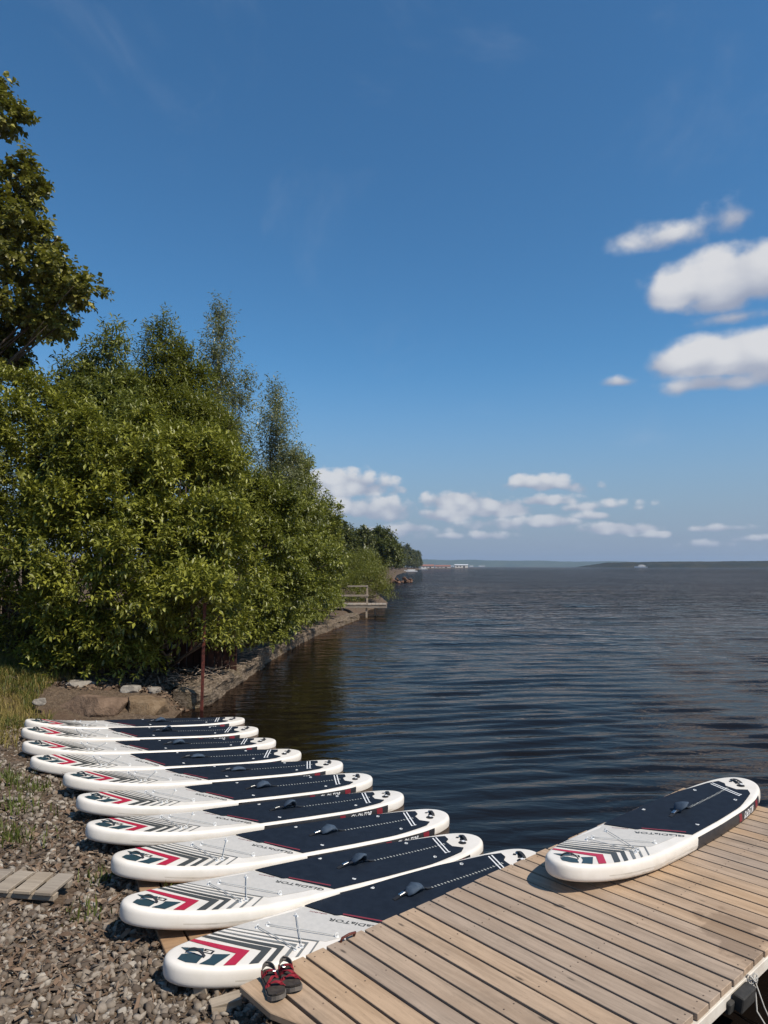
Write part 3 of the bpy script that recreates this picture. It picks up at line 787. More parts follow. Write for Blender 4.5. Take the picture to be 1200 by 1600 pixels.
L0, L1 = -.62, N_END * DPITCH - .05
for nn_, name, mt, hh in ((DW - .012, 'edge_beam', 'cream', .062), (.42, 'joist', 'grey_wood', .10), (DW * .62, 'joist', 'grey_wood', .10)):
    me = box_mesh(name, L1 - L0 - (1.0 if nn_ > 1.5 else 0), .05, hh, .003); me.materials.append(M[mt])
    obj(name, me, parent=dock, loc=dl((L0 + L1) / 2 + (.5 if nn_ > 1.5 else 0), nn_, DZ - .0385 - hh / 2))
bm = bmesh.new()
for i in range(-5, N_END):
    for nn_ in (.045, .42, DW * .62, DW - .035):
        for e in (-.035, .035):
            c = dl((i + .5) * DPITCH + e + rp.uniform(-.006, .006), nn_ + rp.uniform(-.008, .008), DZ + .0012)
            bmesh.ops.create_circle(bm, cap_ends=True, segments=7, radius=.0045, matrix=Matrix.Translation(c))
sc_o = obj('screw_heads', bm_mesh('screw_heads', bm), flat_mat('rusty_screw', (.07, .045, .03), .6), parent=dock); sc_o['kind'] = 'stuff'
me = box_mesh('float', .9, .9, .22, .03); me.materials.append(M['rubber'])
for d in (1.4, 2.6, L1 - .6): obj('float', me, parent=dock, loc=dl(d, 1.05, DZ - .27))
bm = bmesh.new()
hp = [(.0, .015, 0.0), (.0, .0, .028), (.05, -.004, .036), (.10, .0, .028), (.10, .015, .0)]
tube(bm, hp, .008, 8); me = bm_mesh('edge_handle', bm, True); me.materials.append(M['rust'])
ph_ = at_z(540, 1466, DZ); dh = (ph_ - D0).dot(dvec)
obj('edge_handle', me, parent=dock, loc=dl(dh - .05, .03, DZ))
# rubber fender and mooring lines at the right edge
fp = at_z(1132, 1535, .215)
fd = (fp - D0).dot(dvec)
bm = bmesh.new(); box_bm(bm, 0, 0, 0, .17, .06, .085, None, .006); box_bm(bm, -.10, .03, -.02, .09, .04, .06, None, .006)
me = bm_mesh('dock_fender', bm)
fe = obj('dock_fender', me, M['rubber'], loc=dock_pt(fd, DW + .045, .180), rot=(R(10), 0, DD))
tag(fe, 'dark rubber fender block bolted to the right dock edge', 'fender')
knot = dock_pt(fd + .16, DW + .022, .205)
def rope_obj(pts, label, rad=.0045):
    me = tube_mesh('mooring_rope', pts, rad, 6); o = obj('mooring_rope', me, M['rope']); return tag(o, label, 'rope', 'ropes tied to the right dock edge')
a = knot
rope_obj([a + Vector((0, 0, .02)), a + Vector((.012, -.02, -.06)), a + Vector((.0, -.05, -.14)), a + Vector((.03, -.10, -.20)), a + Vector((-.02, -.14, -.24)), a + Vector((-.03, -.2, -.27))], 'pale rope hanging slack and crooked from the dock edge beside the rubber fender')
e2 = at_z(1215, 1612, 0.0)
rope_obj([a + Vector((.012, 0, .02)), a.lerp(e2, .5) + Vector((0, 0, -.01)), e2 + Vector((0, 0, -.03))], 'thin pale rope stretched straight from the dock edge to the water', .0035)
bm = bmesh.new()
for k in range(4): tube(bm, [a + Vector((.03 * math.cos(t + k), .012 * math.sin(t + k) - .004 * k, .012 * k - .02 + .02 * math.sin(2 * t))) for t in np.linspace(0, 5.5, 9)], .004, 5)
o = obj('rope_knot', bm_mesh('rope_knot', bm, True), M['rope']); tag(o, 'loose pale rope knot at the dock edge beside the fender', 'knot')

# ------------------------------------------------------------------ sandals
M['strap_red'] = var_mat('red_webbing', (.19, .014, .022), (.27, .022, .032), 60, .8, .2, .3, .001)
M['sole'] = var_mat('grey_rubber_sole', (.17, .15, .13), (.11, .10, .09), 30, .85, .2)
M['footbed'] = var_mat('dark_footbed', (.035, .028, .024), (.06, .05, .042), 40, .8, .2, .5, .002)
def sandal(label, toe, heel, mirror=1, lean=0.0):
    toe = Vector(toe); heel = Vector(heel); ax = (toe - heel); L_ = ax.length; yaw = math.atan2(ax.y, ax.x)
    root = empty('sandal', (heel.x, heel.y, DZ + .002), (0, 0, yaw)); tag(root, label, 'sandal', 'pair of red strapped sandals')
    # outline, x from heel to toe
    us = np.linspace(0, 1, 22)
    hw = np.interp(us, [0, .03, .12, .3, .45, .68, .85, .95, 1], [.012, .028, .039, .039, .040, .053, .050, .032, .008])
    off = np.interp(us, [0, .3, .5, .75, 1], [0, .0, .004, .004, -.008]) * mirror
    def rise(u): return .004 + .016 * max(0, (u - .8) / .2) ** 2
    def slab(name, z0, z1, grow, mt):
        bm = bmesh.new(); lo = []; hi = []
        ring = [(us[i] * L_, off[i] + hw[i] * grow, us[i]) for i in range(22)] + [(us[i] * L_, off[i] - hw[i] * grow, us[i]) for i in range(21, -1, -1)]
        for x, y, u in ring:
            x = L_ / 2 + (x - L_ / 2) * (1 + (grow - 1) * .3)
            lo.append(bm.verts.new((x, y, z0 + rise(u)))); hi.append(bm.verts.new((x, y, z1 + rise(u))))
        n = len(ring)
        for i in range(21):
            for ls, fl in ((hi, 0), (lo, 1)):
                q = [ls[i], ls[i + 1], ls[n - 2 - i], ls[n - 1 - i]]; bm.faces.new(q[::-1] if not fl else q)
        for i in range(n): bm.faces.new((lo[i], lo[(i + 1) % n], hi[(i + 1) % n], hi[i]))
        bmesh.ops.recalc_face_normals(bm, faces=bm.faces); me = bm_mesh(name, bm); me.materials.append(mt); return me
    so = obj('sole', slab('sole', -.004, .018, 1.0, M['sole']), parent=root)
    obj('footbed', slab('footbed', .0185, .027, .9, M['footbed']), parent=so)
    def sp(name, u0, s0, u1, s1, hgt, width, mt, side_lean=0.0, top=.022, parent=root):
        bm = bmesh.new(); pts = []; nr = []
        for k in range(11):
            f = k / 10; u = u0 + (u1 - u0) * f; sd = s0 + (s1 - s0) * f
            w_ = np.interp(u, us, hw); o_ = np.interp(u, us, off)
            y = o_ + sd * w_; z = top + rise(u) + hgt * math.sin(math.pi * min(1, max(0, f)))
            pts.append((u * L_ + side_lean * math.sin(math.pi * f), y, z)); nr.append((0, math.cos(math.pi * f) * -(s1 - s0) * -.9, .35 + math.sin(math.pi * f)))
        ribbon(bm, pts, nr, width, .0035); me = bm_mesh(name, bm); me.materials.append(mt); return obj(name, me, parent=parent)
    sp('toe_strap', .60, -1.02, .68, 1.02, .027, .017, M['strap_red'])
    sp('cross_strap', .36, 1.0 * mirror, .60, -1.0 * mirror, .031, .014, M['strap_red'])
    b = sp('ankle_strap', .24, -1.02, .26, 1.02, .040, .016, M['strap_red'], .016)
    bm = bmesh.new(); box_bm(bm, .27 * L_ + .012, .02 * mirror, .060, .020, .016, .006, None, .002); me = bm_mesh('buckle', bm); me.materials.append(M['steel']); obj('buckle', me, parent=b)
    # heel counter: raised back strap
    bm = bmesh.new(); pts = []; nr = []
    for k in range(13):
        a = math.pi * (k / 12 - .5); pts.append((.10 * L_ - math.cos(a) * .030 + .02 * abs(math.sin(a)), math.sin(a) * .036, .042 + .014 * math.cos(a))); nr.append((-math.cos(a), math.sin(a), .15))
    ribbon(bm, pts, nr, .030, .004); me = bm_mesh('heel_strap', bm); me.materials.append(M['sole']); obj('heel_strap', me, parent=root)
    for sgn in (-1, 1):
        bm = bmesh.new(); ribbon(bm, [(.20 * L_, sgn * .034, .02), (.17 * L_, sgn * .038, .034), (.15 * L_, sgn * .036, .050)], [(0, sgn, 0)] * 3, .020, .0035); me = bm_mesh('side_strap', bm); me.materials.append(M['strap_red']); obj('side_strap', me, parent=root)
    # pull tab
    bm = bmesh.new(); ribbon(bm, [(.02 * L_, 0, .05), (.004, .002, .064), (.012, .004, .074)], [(-1, 0, 0)] * 3, .018, .003); me = bm_mesh('pull_tab', bm); me.materials.append(M['sole']); obj('pull_tab', me, parent=root)
    return root
sandal('worn red strapped sandal, left one of the pair on the dock corner', at_z(436, 1568, DZ), at_z(416, 1523, DZ), 1)
sandal('worn red strapped sandal, right one of the pair on the dock corner', at_z(461, 1555, DZ), at_z(443, 1515, DZ), -1)

# ------------------------------------------------------------------ planks and pallets on the shore
def slat_platform(name, label, cat, p0, along, across, n, pitch, ln, w, th, mat, rot, jitter, group=None):
    p0 = Vector(p0)
    root = empty(name, p0, rot); tag(root, label, cat, group)
    me = box_mesh('slat', w, ln, th, .004); me.materials.append(mat)
    for i in range(n):
        o = obj('slat', me, parent=root, loc=((i - (n - 1) / 2) * pitch, rp.uniform(-jitter, jitter), th / 2 + .035), rot=(0, 0, rp.uniform(-.05, .05)))
    bme = box_mesh('bearer', n * pitch * .98, .06, .04, .004); bme.materials.append(mat)
    for s in (-1, 1): obj('bearer', bme, parent=root, loc=(0, s * ln * .32, .013))
    return root
def gz(x, y): return float(ground_z(np.array([x]), np.array([y]))[0])
CLEAR = [at_z(20, 1378, .28), at_z(275, 1385, .10), at_z(330, 1470, .09)]
c = at_z(20, 1378, .28); slat_platform('slat_walkway', 'short grey wooden slat walkway lying on the gravel at the left', 'walkway', (c.x, c.y, gz(c.x, c.y) + .02), 0, 0, 5, .152, .30, .120, .024, M['grey_wood'], (0, R(2), R(-4)), .006)
c = at_z(262, 1388, .10); slat_platform('support_pallet', 'brown wooden pallet under the noses of the third and second boards from the dock', 'pallet', (c.x + .10, c.y + .02, gz(c.x, c.y) - .008), 0, 0, 4, .16, .5, .145, .024, M['old_wood'], (0, R(3), R(26)), .02)
c = at_z(330, 1470, .09); slat_platform('support_pallet', 'brown wooden pallet showing between the two boards nearest the dock', 'pallet', (c.x + .02, c.y + .0, gz(c.x, c.y) - .012), 0, 0, 4, .17, .5, .155, .024, M['old_wood'], (0, R(3), R(30)), .02)
# offcuts by the dock corner
OFF = [(352, 1578, .16, .075, .05, 24, 'pale wooden offcut lying under the near corner of the dock'), (315, 1556, .075, .06, .05, -10, 'small pale wood block on the gravel before the nearest board'),
       (345, 1548, .11, .06, .04, 60, 'brown wood chunk wedged under the rail of the nearest board'), (18, 1252, .16, .05, .015, -12, 'thin brown board lying on the gravel at the left edge')]
for (u, v, lx, ly, lz, rz, lab) in OFF:
    p = at_z(u, v, .1); p = at_z(u, v, gz(p.x, p.y)); z = gz(p.x, p.y)
    bm = bmesh.new(); box_bm(bm, 0, 0, 0, lx, ly, lz, None, .004)
    for vv in bm.verts: vv.co += Vector((rp.uniform(-1, 1), rp.uniform(-1, 1), rp.uniform(-1, 1))) * .006
    o = obj('wood_offcut', bm_mesh('wood_offcut', bm), M['grey_wood'] if rz != 60 else M['old_wood'], loc=(p.x, p.y, z + lz / 2 + .012), rot=(R(4), R(-5), R(rz))); tag(o, lab, 'wood block')

# ------------------------------------------------------------------ bank edging, boulders, post, fence
def rock_bm(rx, ry, rz, seed, sub=4, flat=.0, rough=.32):
    bm = bmesh.new(); bmesh.ops.create_icosphere(bm, subdivisions=sub, radius=1.0)
    r = random.Random(seed); planes = []
    for k in range(11):
        d = Vector((r.gauss(0, 1), r.gauss(0, 1), r.gauss(0, .8))).normalized(); planes.append((d, r.uniform(.62, .92)))
    planes.append((Vector((0, 0, 1)), .6 + flat))
    co = np.array([v.co[:] for v in bm.verts])
    nz = fbm2(co[:, 0] * 3 + co[:, 2] * 2, co[:, 1] * 3 - co[:, 2], seed, 4, 1.2)
    for v, q in zip(bm.verts, nz):
        p = v.co.copy()
        for d, l in planes:
            e = p.dot(d)
            if e > l: p -= d * (e - l) * .9
        p *= 1 + rough * .35 * q
        v.co = Vector((p.x * rx, p.y * ry, p.z * rz))
    return bm
M['brown_rock'] = var_mat('brown_sandstone', (.115, .075, .050), (.215, .145, .098), 5, .9, .2, 1.0, .04, detail=7, rnd=5)
M['tan_rock'] = var_mat('tan_rough_rock', (.15, .098, .055), (.24, .17, .105), 9, .95, .2, 1.0, .03, detail=7)
M['grey_rock'] = var_mat('grey_rubble', (.20, .175, .145), (.33, .295, .25), 8, .95, .2, .9, .02, detail=7, rnd=9)
def boulder(label, u, v, Yd, rx, ry, rz, seed, mt, rot=(0, 0, 0), flat=0., dz=0.0):
    p = at_y(u, v, Yd); me = bm_mesh('boulder', rock_bm(rx, ry, rz, seed, flat=flat), False)
    o = obj('boulder', me, M[mt], loc=(p.x, p.y, p.z + dz), rot=rot); return tag(o, label, 'rock')
boulder('large flat brown slab rock behind the farthest paddleboard', 152, 1108, 11.75, .68, .52, .30, 11, 'brown_rock', (R(-6), R(3), R(8)), .1)
boulder('rough tan rock between the flat brown slab and the bank edging', 232, 1108, 11.85, .42, .36, .30, 5, 'tan_rock', (0, R(6), R(30)))
boulder('small grey rock lying on top of the bank behind the brown slab', 205, 1078, 12.4, .20, .16, .13, 8, 'grey_rock', (0, 0, 1))
boulder('low grey stone in the dry grass beside the brown slab', 62, 1096, 11.2, .12, .10, .07, 9, 'grey_rock')
boulder('grey rubble stone in shade above the brown slab', 125, 1072, 12.6, .30, .2, .15, 14, 'grey_rock', (0, 0, .4))
boulder('pale grey stone perched on the bank edging above the slab', 240, 1080, 12.5, .18, .14, .11, 15, 'grey_rock', (0, 0, 2))
def edging_mat():
    m, g, out = new_mat('crumbling_concrete')
    v = objvec(g); n1 = g.noise(v, 2.2, 6, .65); n2 = g.noise(objvec(g, (7, 2.2, 14)), 3.0, 6, .65, .5)
    col = g.mix(g.smooth(n2, .35, .68), (.075, .055, .038), (.235, .185, .135)); col = g.mix(g.m('MULTIPLY', g.smooth(n1, .52, .72), .5), col, (.13, .10, .045))
    principled(g, out, col, .95, .15, bump(g, n2, 1.0, .035)); return m
M['edging'] = edging_mat()
def edging(name, label, pts, wid, hgt, seed, under=.25):
    """rough block running along pts (water-side foot line)"""
    P = np.array(pts, float); seg = np.r_[0, np.cumsum(np.hypot(*np.diff(P, axis=0).T))]; n = max(8, int(seg[-1] / .07))
    s = np.linspace(0, seg[-1], n); cx = np.interp(s, seg, P[:, 0]); cy = np.interp(s, seg, P[:, 1])
    tx = np.gradient(cx, s); ty = np.gradient(cy, s); l = np.hypot(tx, ty); tx /= l; ty /= l
    prof = [(0.02, -under), (.0, 0), (-.02, hgt * .5), (-.01, hgt * .8), (-.06, hgt * .97), (-wid * .4, hgt * 1.0), (-wid * .8, hgt * .98), (-wid, hgt * .8), (-wid, -under)]
    sub = []
    for (a, b), (c_, d_) in zip(prof, prof[1:]):
        for f in np.linspace(0, 1, 4, endpoint=False): sub.append((a + (c_ - a) * f, b + (d_ - b) * f))
    sub.append(prof[-1]); V = np.zeros((n, len(sub), 3))
    for k, (o_, z) in enumerate(sub):
        V[:, k, 0] = cx + ty * o_; V[:, k, 1] = cy - tx * o_; V[:, k, 2] = z
    a, b = V[..., 0] * 1.0 + V[..., 2] * 2.1, V[..., 1] + V[..., 2] * 1.3
    nz = fbm2(a, b, seed, 5, 5.0, .65) * .13
    V[..., 0] += nz * .9; V[..., 2] += fbm2(a + 5, b, seed + 1, 5, 4.0, .65) * .085
    F = grid_faces(len(sub), n).tolist()
    F.append(list(range(len(sub)))[::-1]); F.append([(n - 1) * len(sub) + k for k in range(len(sub))])
    me = py_mesh(name, V.reshape(-1, 3), F); o = obj(name, me, M['edging']); return tag(o, label, 'bank edging', 'concrete blocks edging the bank')
edging('concrete_edging', 'thick crumbling concrete block edging the bank beside the rusty post', [(-3.72, 12.55), (-3.30, 12.50), (-3.16, 12.75), (-2.98, 17.6)], .75, .33, 3)
edging('concrete_edging', 'middle crumbling concrete block of the bank edging under the bushes', [(-3.12, 17.8), (-2.84, 20.6)], .8, .31, 6)
edging('concrete_edging', 'long low concrete edging running under the bushes to the far footbridge', [(-2.86, 20.9), (-2.5, 25), (-1.3, 32.6), (-1.15, 33.4)], .8, .28, 9)
# rusty post
pb = at_z(314, 1107, 0.0); pb = Vector((-3.18, 12.38, 0))
pt_ = at_y(314, 942, 12.38)
post = empty('iron_post', (pb.x, pb.y, -.4)); tag(post, 'thin upright rusty red iron post at the end of the bank edging', 'post')
bm = bmesh.new(); box_bm(bm, 0, 0, (pt_.z + .4) / 2, .056, .008, pt_.z + .4, None, .0015); me = bm_mesh('flange', bm); me.materials.append(M['rust']); obj('flange', me, parent=post)
bm = bmesh.new(); box_bm(bm, -.0235, .030, (pt_.z + .4) / 2, .008, .050, pt_.z + .398, None, .0015); me = bm_mesh('flange', bm); me.materials.append(M['rust']); obj('flange', me, parent=post)
post.rotation_euler = (0, R(.6), R(-8))
# dark plank fence deep behind the bushes
fence = empty('plank_fence', (0, 0, 0)); tag(fence, 'dark brown upright plank fence in the shade behind the bushes', 'fence')
bme = box_mesh('board', .14, .02, 1.25, .003); M['dark_fence'] = var_mat('dark_fence_paint', (.055, .024, .017), (.035, .016, .012), 6, .8, .2, objrand=.3); bme.materials.append(M['dark_fence'])
for i in range(34):
    xx = -8.2 + i * .152; yy = 14.9 + .05 * math.sin(i)
    obj('board', bme, parent=fence, loc=(xx, yy, gz(xx, yy) + .58 + rp.uniform(-.02, .02)), rot=(0, 0, rp.uniform(-.03, .03)))
me = box_mesh('rail', 5.2, .04, .08); me.materials.append(M['dark_fence']); obj('rail', me, parent=fence, loc=(-5.7, 14.94, gz(-5.7, 14.9) + .95))

# ------------------------------------------------------------------ far footbridge
fb = empty('footbridge', (-1.0, 35.2, 0)); tag(fb, 'small grey wooden landing stage with railing at the end of the bank edging', 'landing stage')
zdk = .62
me = box_mesh('deck_board', .175, 1.5, .04, .004); me.materials.append(M['grey_wood'])
for i in range(16): obj('deck_board', me, parent=fb, loc=(-1.75 + i * .185, 0, zdk + rp.uniform(-.004, .004)))
me = box_mesh('beam', 3.0, .09, .13, .004); me.materials.append(M['grey_wood'])
for s in (-.68, .68): obj('beam', me, parent=fb, loc=(-.36, s, zdk - .09))
def fpost(name, x, y, z0, z1, w=.09):
    me = box_mesh(name, w, w, z1 - z0, .004); me.materials.append(M['grey_wood']); obj(name, me, parent=fb, loc=(x, y, (z0 + z1) / 2))
fpost('rail_post', -1.13, -.70, zdk, zdk + .55); fpost('rail_post', .62 - .45, -.70, zdk, zdk + .95); 
fpost('pile', -1.05, -.60, -1, zdk - .03); fpost('pile', .14, -.60, -1, zdk - .03); fpost('pile', .55, .55, -1, zdk - .03); fpost('pile', -1.05, .55, -1, zdk - .03)
me = box_mesh('handrail', 1.45, .035, .085, .004); me.materials.append(M['grey_wood']); obj('handrail', me, parent=fb, loc=(-.48, -.76, zdk + .45))
me = box_mesh('handrail', 1.0, .035, .07, .004); me.materials.append(M['grey_wood']); obj('handrail', me, parent=fb, loc=(-.29, -.76, zdk + .91))
# ------------------------------------------------------------------ vegetation
def unit(a): return a / np.maximum(np.linalg.norm(a, axis=-1, keepdims=True), 1e-9)
def leaves(lobes, n_spray, per, llen, lwid, twig, rng, up=.35, droop=.25, shell=.55, spread=.85, lowcut=-.55, ragged=.12, clump=.0, nb=16, bw=.16):
    """sprays of folded leaves through the lobes; returns V,F,tint"""
    lob = np.array(lobes, float)            # cx cy cz rx ry rz
    area = (lob[:, 3] * lob[:, 5]) ** 1.0; pr = area / area.sum()
    k = rng.choice(len(lob), n_spray, p=pr)
    d = unit(rng.normal(size=(n_spray, 3)))
    d[:, 2] = np.where(d[:, 2] < lowcut, -d[:, 2], d[:, 2]); d = unit(d)
    clumpy = rng.random(n_spray) < clump
    if clump:      # boughs: sprays gather round a few directions of each lobe and leave gaps between
        bd = unit(rng.normal(size=(len(lob), nb, 3))); bd[..., 2] = np.where(bd[..., 2] < lowcut, -bd[..., 2], bd[..., 2])
        pick = rng.integers(0, nb, n_spray); bo = bd[k, pick]
        d = np.where(clumpy[:, None], unit(bo + rng.normal(size=(n_spray, 3)) * bw), d); btint = rng.random((len(lob), nb))[k, pick]
    rr = shell + (1 - shell) * rng.random(n_spray) ** .7
    # uneven outline: radius varies with direction in clumps
    bump_ = 1 + ragged * np.sin(d[:, 0] * 5 + k * 1.7) * np.sin(d[:, 2] * 6 + k) + ragged * .8 * np.sin(d[:, 0] * 11 + d[:, 1] * 9 + k * 2.3)
    base = lob[k, :3] + d * lob[k, 3:6] * (rr * bump_)[:, None]
    dirn = unit(d * .75 + np.array([0, 0, up]) + rng.normal(size=(n_spray, 3)) * .45)
    side = unit(np.cross(dirn, rng.normal(size=(n_spray, 3)))); side2 = np.cross(dirn, side)
    tl = twig * rng.uniform(.6, 1.3, n_spray)
    stint = rng.random(n_spray)
    if clump:
        rr2 = 1 + .42 * (btint - .5); base = lob[k, :3] + (base - lob[k, :3]) * np.where(clumpy, rr2, .62)[:, None]
        stint = .5 * stint + .5 * btint
    j = np.arange(per); f = (j + .5) / per
    ang = j * 2.4
    pos = base[:, None, :] + dirn[:, None, :] * (tl[:, None] * f[None, :])[..., None]
    sd = side[:, None, :] * np.cos(ang)[None, :, None] + side2[:, None, :] * np.sin(ang)[None, :, None]
    ld = unit(dirn[:, None, :] * (.35 + .5 * f)[None, :, None] + sd * spread + np.array([0, 0, -droop]) + rng.normal(size=pos.shape) * .22)
    upv = np.array([0, 0, 1.0]) + dirn[:, None, :] * .3 + rng.normal(size=pos.shape) * .30
    wv = unit(np.cross(ld, upv)); nv = np.cross(wv, ld)
    sc = (llen * rng.uniform(.5, 1.25, pos.shape[:2]))[..., None]; w = sc * (lwid / llen) * .5
    b = pos; t = pos + ld * sc - nv * sc * .08
    m = pos + ld * sc * .48
    l_ = m + wv * w + nv * w * .35; r_ = m - wv * w + nv * w * .35
    V = np.stack([b, l_, t, r_], 2).reshape(-1, 3)
    nL = n_spray * per; i = np.arange(nL)[:, None] * 4
    F = np.concatenate([i + [0, 2, 1], i + [0, 3, 2]], 0)
    ti = (np.clip(stint[:, None] * .65 + rng.random((n_spray, per)) * .45, 0, 1) ** 1.3).reshape(-1)
    return V, F, np.repeat(ti, 4)
def stems(base, lobes, rad, rng, n=6, bend=.25):
    """tapered trunk with a limb into every lobe"""
    bm = bmesh.new(); base = Vector(base); lob = np.array(lobes, float)
    top = Vector(lob[np.argmax(lob[:, 2])][:3]); 
    def path(a, b, k=5, w=bend):
        out = []
        for i in range(k):
            f = i / (k - 1); p = a.lerp(b, f); q = math.sin(math.pi * f) * w
            out.append(p + Vector((rng.normal() * q * .4, rng.normal() * q * .4, 0)))
        return out
    trunk = path(base - Vector((0, 0, .4)), top, 7); tube(bm, trunk, [rad * (1 - .82 * i / 6) for i in range(7)], n)
    for l in lob:
        c = Vector(l[:3]); f = min(max((c.z - base.z) / max(top.z - base.z, .1) * .55, .08), .85)
        a = trunk[0].lerp(trunk[-1], f); r0 = rad * (1 - .82 * f) * .55
        pp_ = path(a, c, 5, bend * .7); tube(bm, pp_, [r0 * (1 - .75 * i / 4) for i in range(5)], 5)
        for k in range(3):
            e = c + Vector((rng.normal() * l[3], rng.normal() * l[4], rng.normal() * l[5])) * .55
            tube(bm, path(pp_[2 + k % 3], e, 4, .1), [r0 * .4, r0 * .3, r0 * .2, r0 * .08], 4)
    return bm_mesh('trunk', bm, True)
def lobe_px(u, v, Yd, r, ry=None, rz=None):
    p = at_y(u, v, Yd); return (p.x, p.y, p.z, r, ry or r, rz or r)
def tree(name, label, cat, base, lobes, n_spray, per, llen, lwid, twig, lmat, bmat, rad, seed, group=None, frag=0, **kw):
    rng = np.random.default_rng(seed); base = Vector(base); stem_lobes = lobes
    if frag:      # break every mass into a core and smaller upright boughs, so that the outline is uneven
        out = []
        for (x, y, z, a, b, c) in lobes:
            out.append((x, y, z, a * .80, b * .80, c * .80))
            for j in range(frag):
                d = rng.normal(size=3); d[2] = abs(d[2]) * .9 - .25; d /= np.linalg.norm(d); s = rng.uniform(.30, .48)
                out.append((x + d[0] * a * .78, y + d[1] * b * .78, z + d[2] * c * .80, a * s * .85, b * s * .85, min(a, c * 1.5) * s * 1.2))
        lobes = out
    root = empty(name, base); tag(root, label, cat, group)
    V, F, T = leaves(lobes, n_spray, per, llen, lwid, twig, rng, **kw)
    V = V - np.array(base[:])
    c = obj('crown', np_mesh('crown', V, F, False, T), lmat, parent=root)
    me = stems((0, 0, 0), [(l[0] - base.x, l[1] - base.y, l[2] - base.z, l[3], l[4], l[5]) for l in stem_lobes], rad, rng)
    obj('trunk', me, bmat, parent=root); return root
def gb(x, y): return (x, y, gz(x, y))
LM = {}
LM['bush'] = leaf_mat('bush_leaf', (.060, .072, .010), (.36, .355, .048), .26, .42, .5)
LM['bush2'] = leaf_mat('bush_leaf_deep', (.052, .066, .011), (.27, .28, .042), .26, .42, .5)
LM['ash'] = leaf_mat('ash_leaf', (.070, .090, .022), (.27, .28, .065), .28)
LM['birch'] = leaf_mat('grey_green_leaf', (.120, .135, .062), (.30, .305, .17), .28, .34, .6)
LM['maple'] = leaf_mat('maple_leaf', (.060, .062, .012), (.33, .30, .055), .22)
LM['dark'] = leaf_mat('dark_tree_leaf', (.045, .058, .014), (.13, .14, .034), .2)
LM['willow'] = leaf_mat('willow_leaf', (.085, .100, .015), (.23, .23, .040), .3)
LM['far'] = leaf_mat('far_tree_leaf', (.042, .052, .013), (.12, .125, .032), .15)
L = lobe_px
tree('maple_tree', 'tall maple reaching into the picture from the left edge, brownish leaves', 'tree', gb(-12.0, 16.4),
     [L(2, 178, 16, .52, .8, .68), L(-50, 150, 16, .7), L(38, 285, 16, .46, .7, .55), L(-40, 270, 16, .8), L(20, 360, 16, .75, 1.0, .45), L(70, 375, 16, .42, .7, .30), L(30, 420, 16, 1.0, 1.3, .50), L(95, 440, 15.8, .62, .9, .42), L(130, 462, 15.8, .50, .7, .24), L(60, 492, 16, .80, 1.1, .40),
      L(90, 510, 15.8, .34, .5, .26), L(0, 480, 16.2, 1.0, 1.2, .55), L(-10, 545, 16.3, .55, .8, .40), L(10, 570, 16.5, .45, .7, .45), L(-90, 330, 16.4, 1.6), L(-90, 480, 16.5, 1.6), L(-170, 200, 17, 1.8), L(-220, 420, 17, 2.0)],
     9800, 10, .130, .110, .26, LM['maple'], M['bark'], .15, 1, up=.15, droop=.45, shell=.35, lowcut=-.9, ragged=.2, clump=.7, nb=12)
FB = 'leafy bushes crowding the bank'
tree('leafy_bush', 'broad bright green bush at the left edge above the dry grass', 'bush', gb(-7.2, 14.0),
     [L(15, 672, 14.6, .9, 1.1, .62), L(-40, 740, 14.2, 1.1), L(60, 740, 14.2, 1.05), L(10, 830, 13.9, 1.1), L(70, 880, 13.4, .9, 1, .9), L(10, 950, 13.4, .75, .8, .6), L(-60, 880, 13.6, 1.2), L(70, 650, 15, .6), L(55, 605, 15.2, .22, .3, .45), L(10, 610, 15, .3, .3, .35), L(30, 1000, 13.9, .6, .6, .35), L(75, 960, 13.6, .6)],
     4500, 10, .128, .050, .36, LM['bush'], M['bark'], .10, 2, FB, frag=4, shell=.45, clump=.93, nb=11, bw=.12)
tree('leafy_bush', 'large bright green bush in the middle, its sprays hanging over the brown slab', 'bush', gb(-5.4, 13.7),
     [L(140, 720, 14.0, 1.0), L(205, 780, 13.6, 1.0), L(130, 830, 13.3, 1.0), L(210, 880, 13.0, .85, .9, .8), L(135, 930, 12.9, .8, .8, .55), L(215, 960, 12.8, .62, .7, .5), L(100, 790, 13.6, .8), L(160, 990, 12.8, .45, .5, .35), L(95, 985, 12.9, .34, .4, .28), L(190, 1015, 13.5, .5, .5, .3), L(110, 1025, 13.6, .5, .5, .25), L(150, 1000, 13.9, .7, .6, .5), L(130, 1040, 13.0, .45, .4, .2), L(215, 1035, 13.0, .42, .4, .2), L(70, 1030, 13.2, .4, .4, .2)],
     5200, 10, .128, .050, .36, LM['bush'], M['bark'], .09, 3, FB, frag=4, shell=.45, clump=.93, nb=11, bw=.12)
tree('leafy_bush', 'bright green bush hanging around the rusty iron post', 'bush', gb(-4.3, 14.0),
     [L(290, 760, 14.2, 1.05), L(330, 830, 13.8, .9), L(275, 850, 13.5, .85), L(300, 915, 13.2, .6, .7, .5), L(345, 900, 13.6, .6, .7, .6), L(255, 930, 13.1, .5, .5, .4), L(250, 720, 14.6, .9), L(345, 760, 14.8, .8), L(260, 985, 13.5, .5, .5, .4), L(330, 955, 13.0, .34, .3, .3), L(300, 950, 12.7, .26, .3, .24), L(350, 985, 14.0, .42, .4, .35), L(320, 932, 12.15, .26, .2, .2), L(290, 918, 12.3, .34, .3, .28), L(318, 1002, 12.2, .10, .1, .08), L(345, 925, 12.4, .2, .2, .18)],
     4300, 10, .128, .050, .36, LM['bush'], M['bark'], .08, 4, FB, frag=4, shell=.45, clump=.93, nb=11, bw=.12)
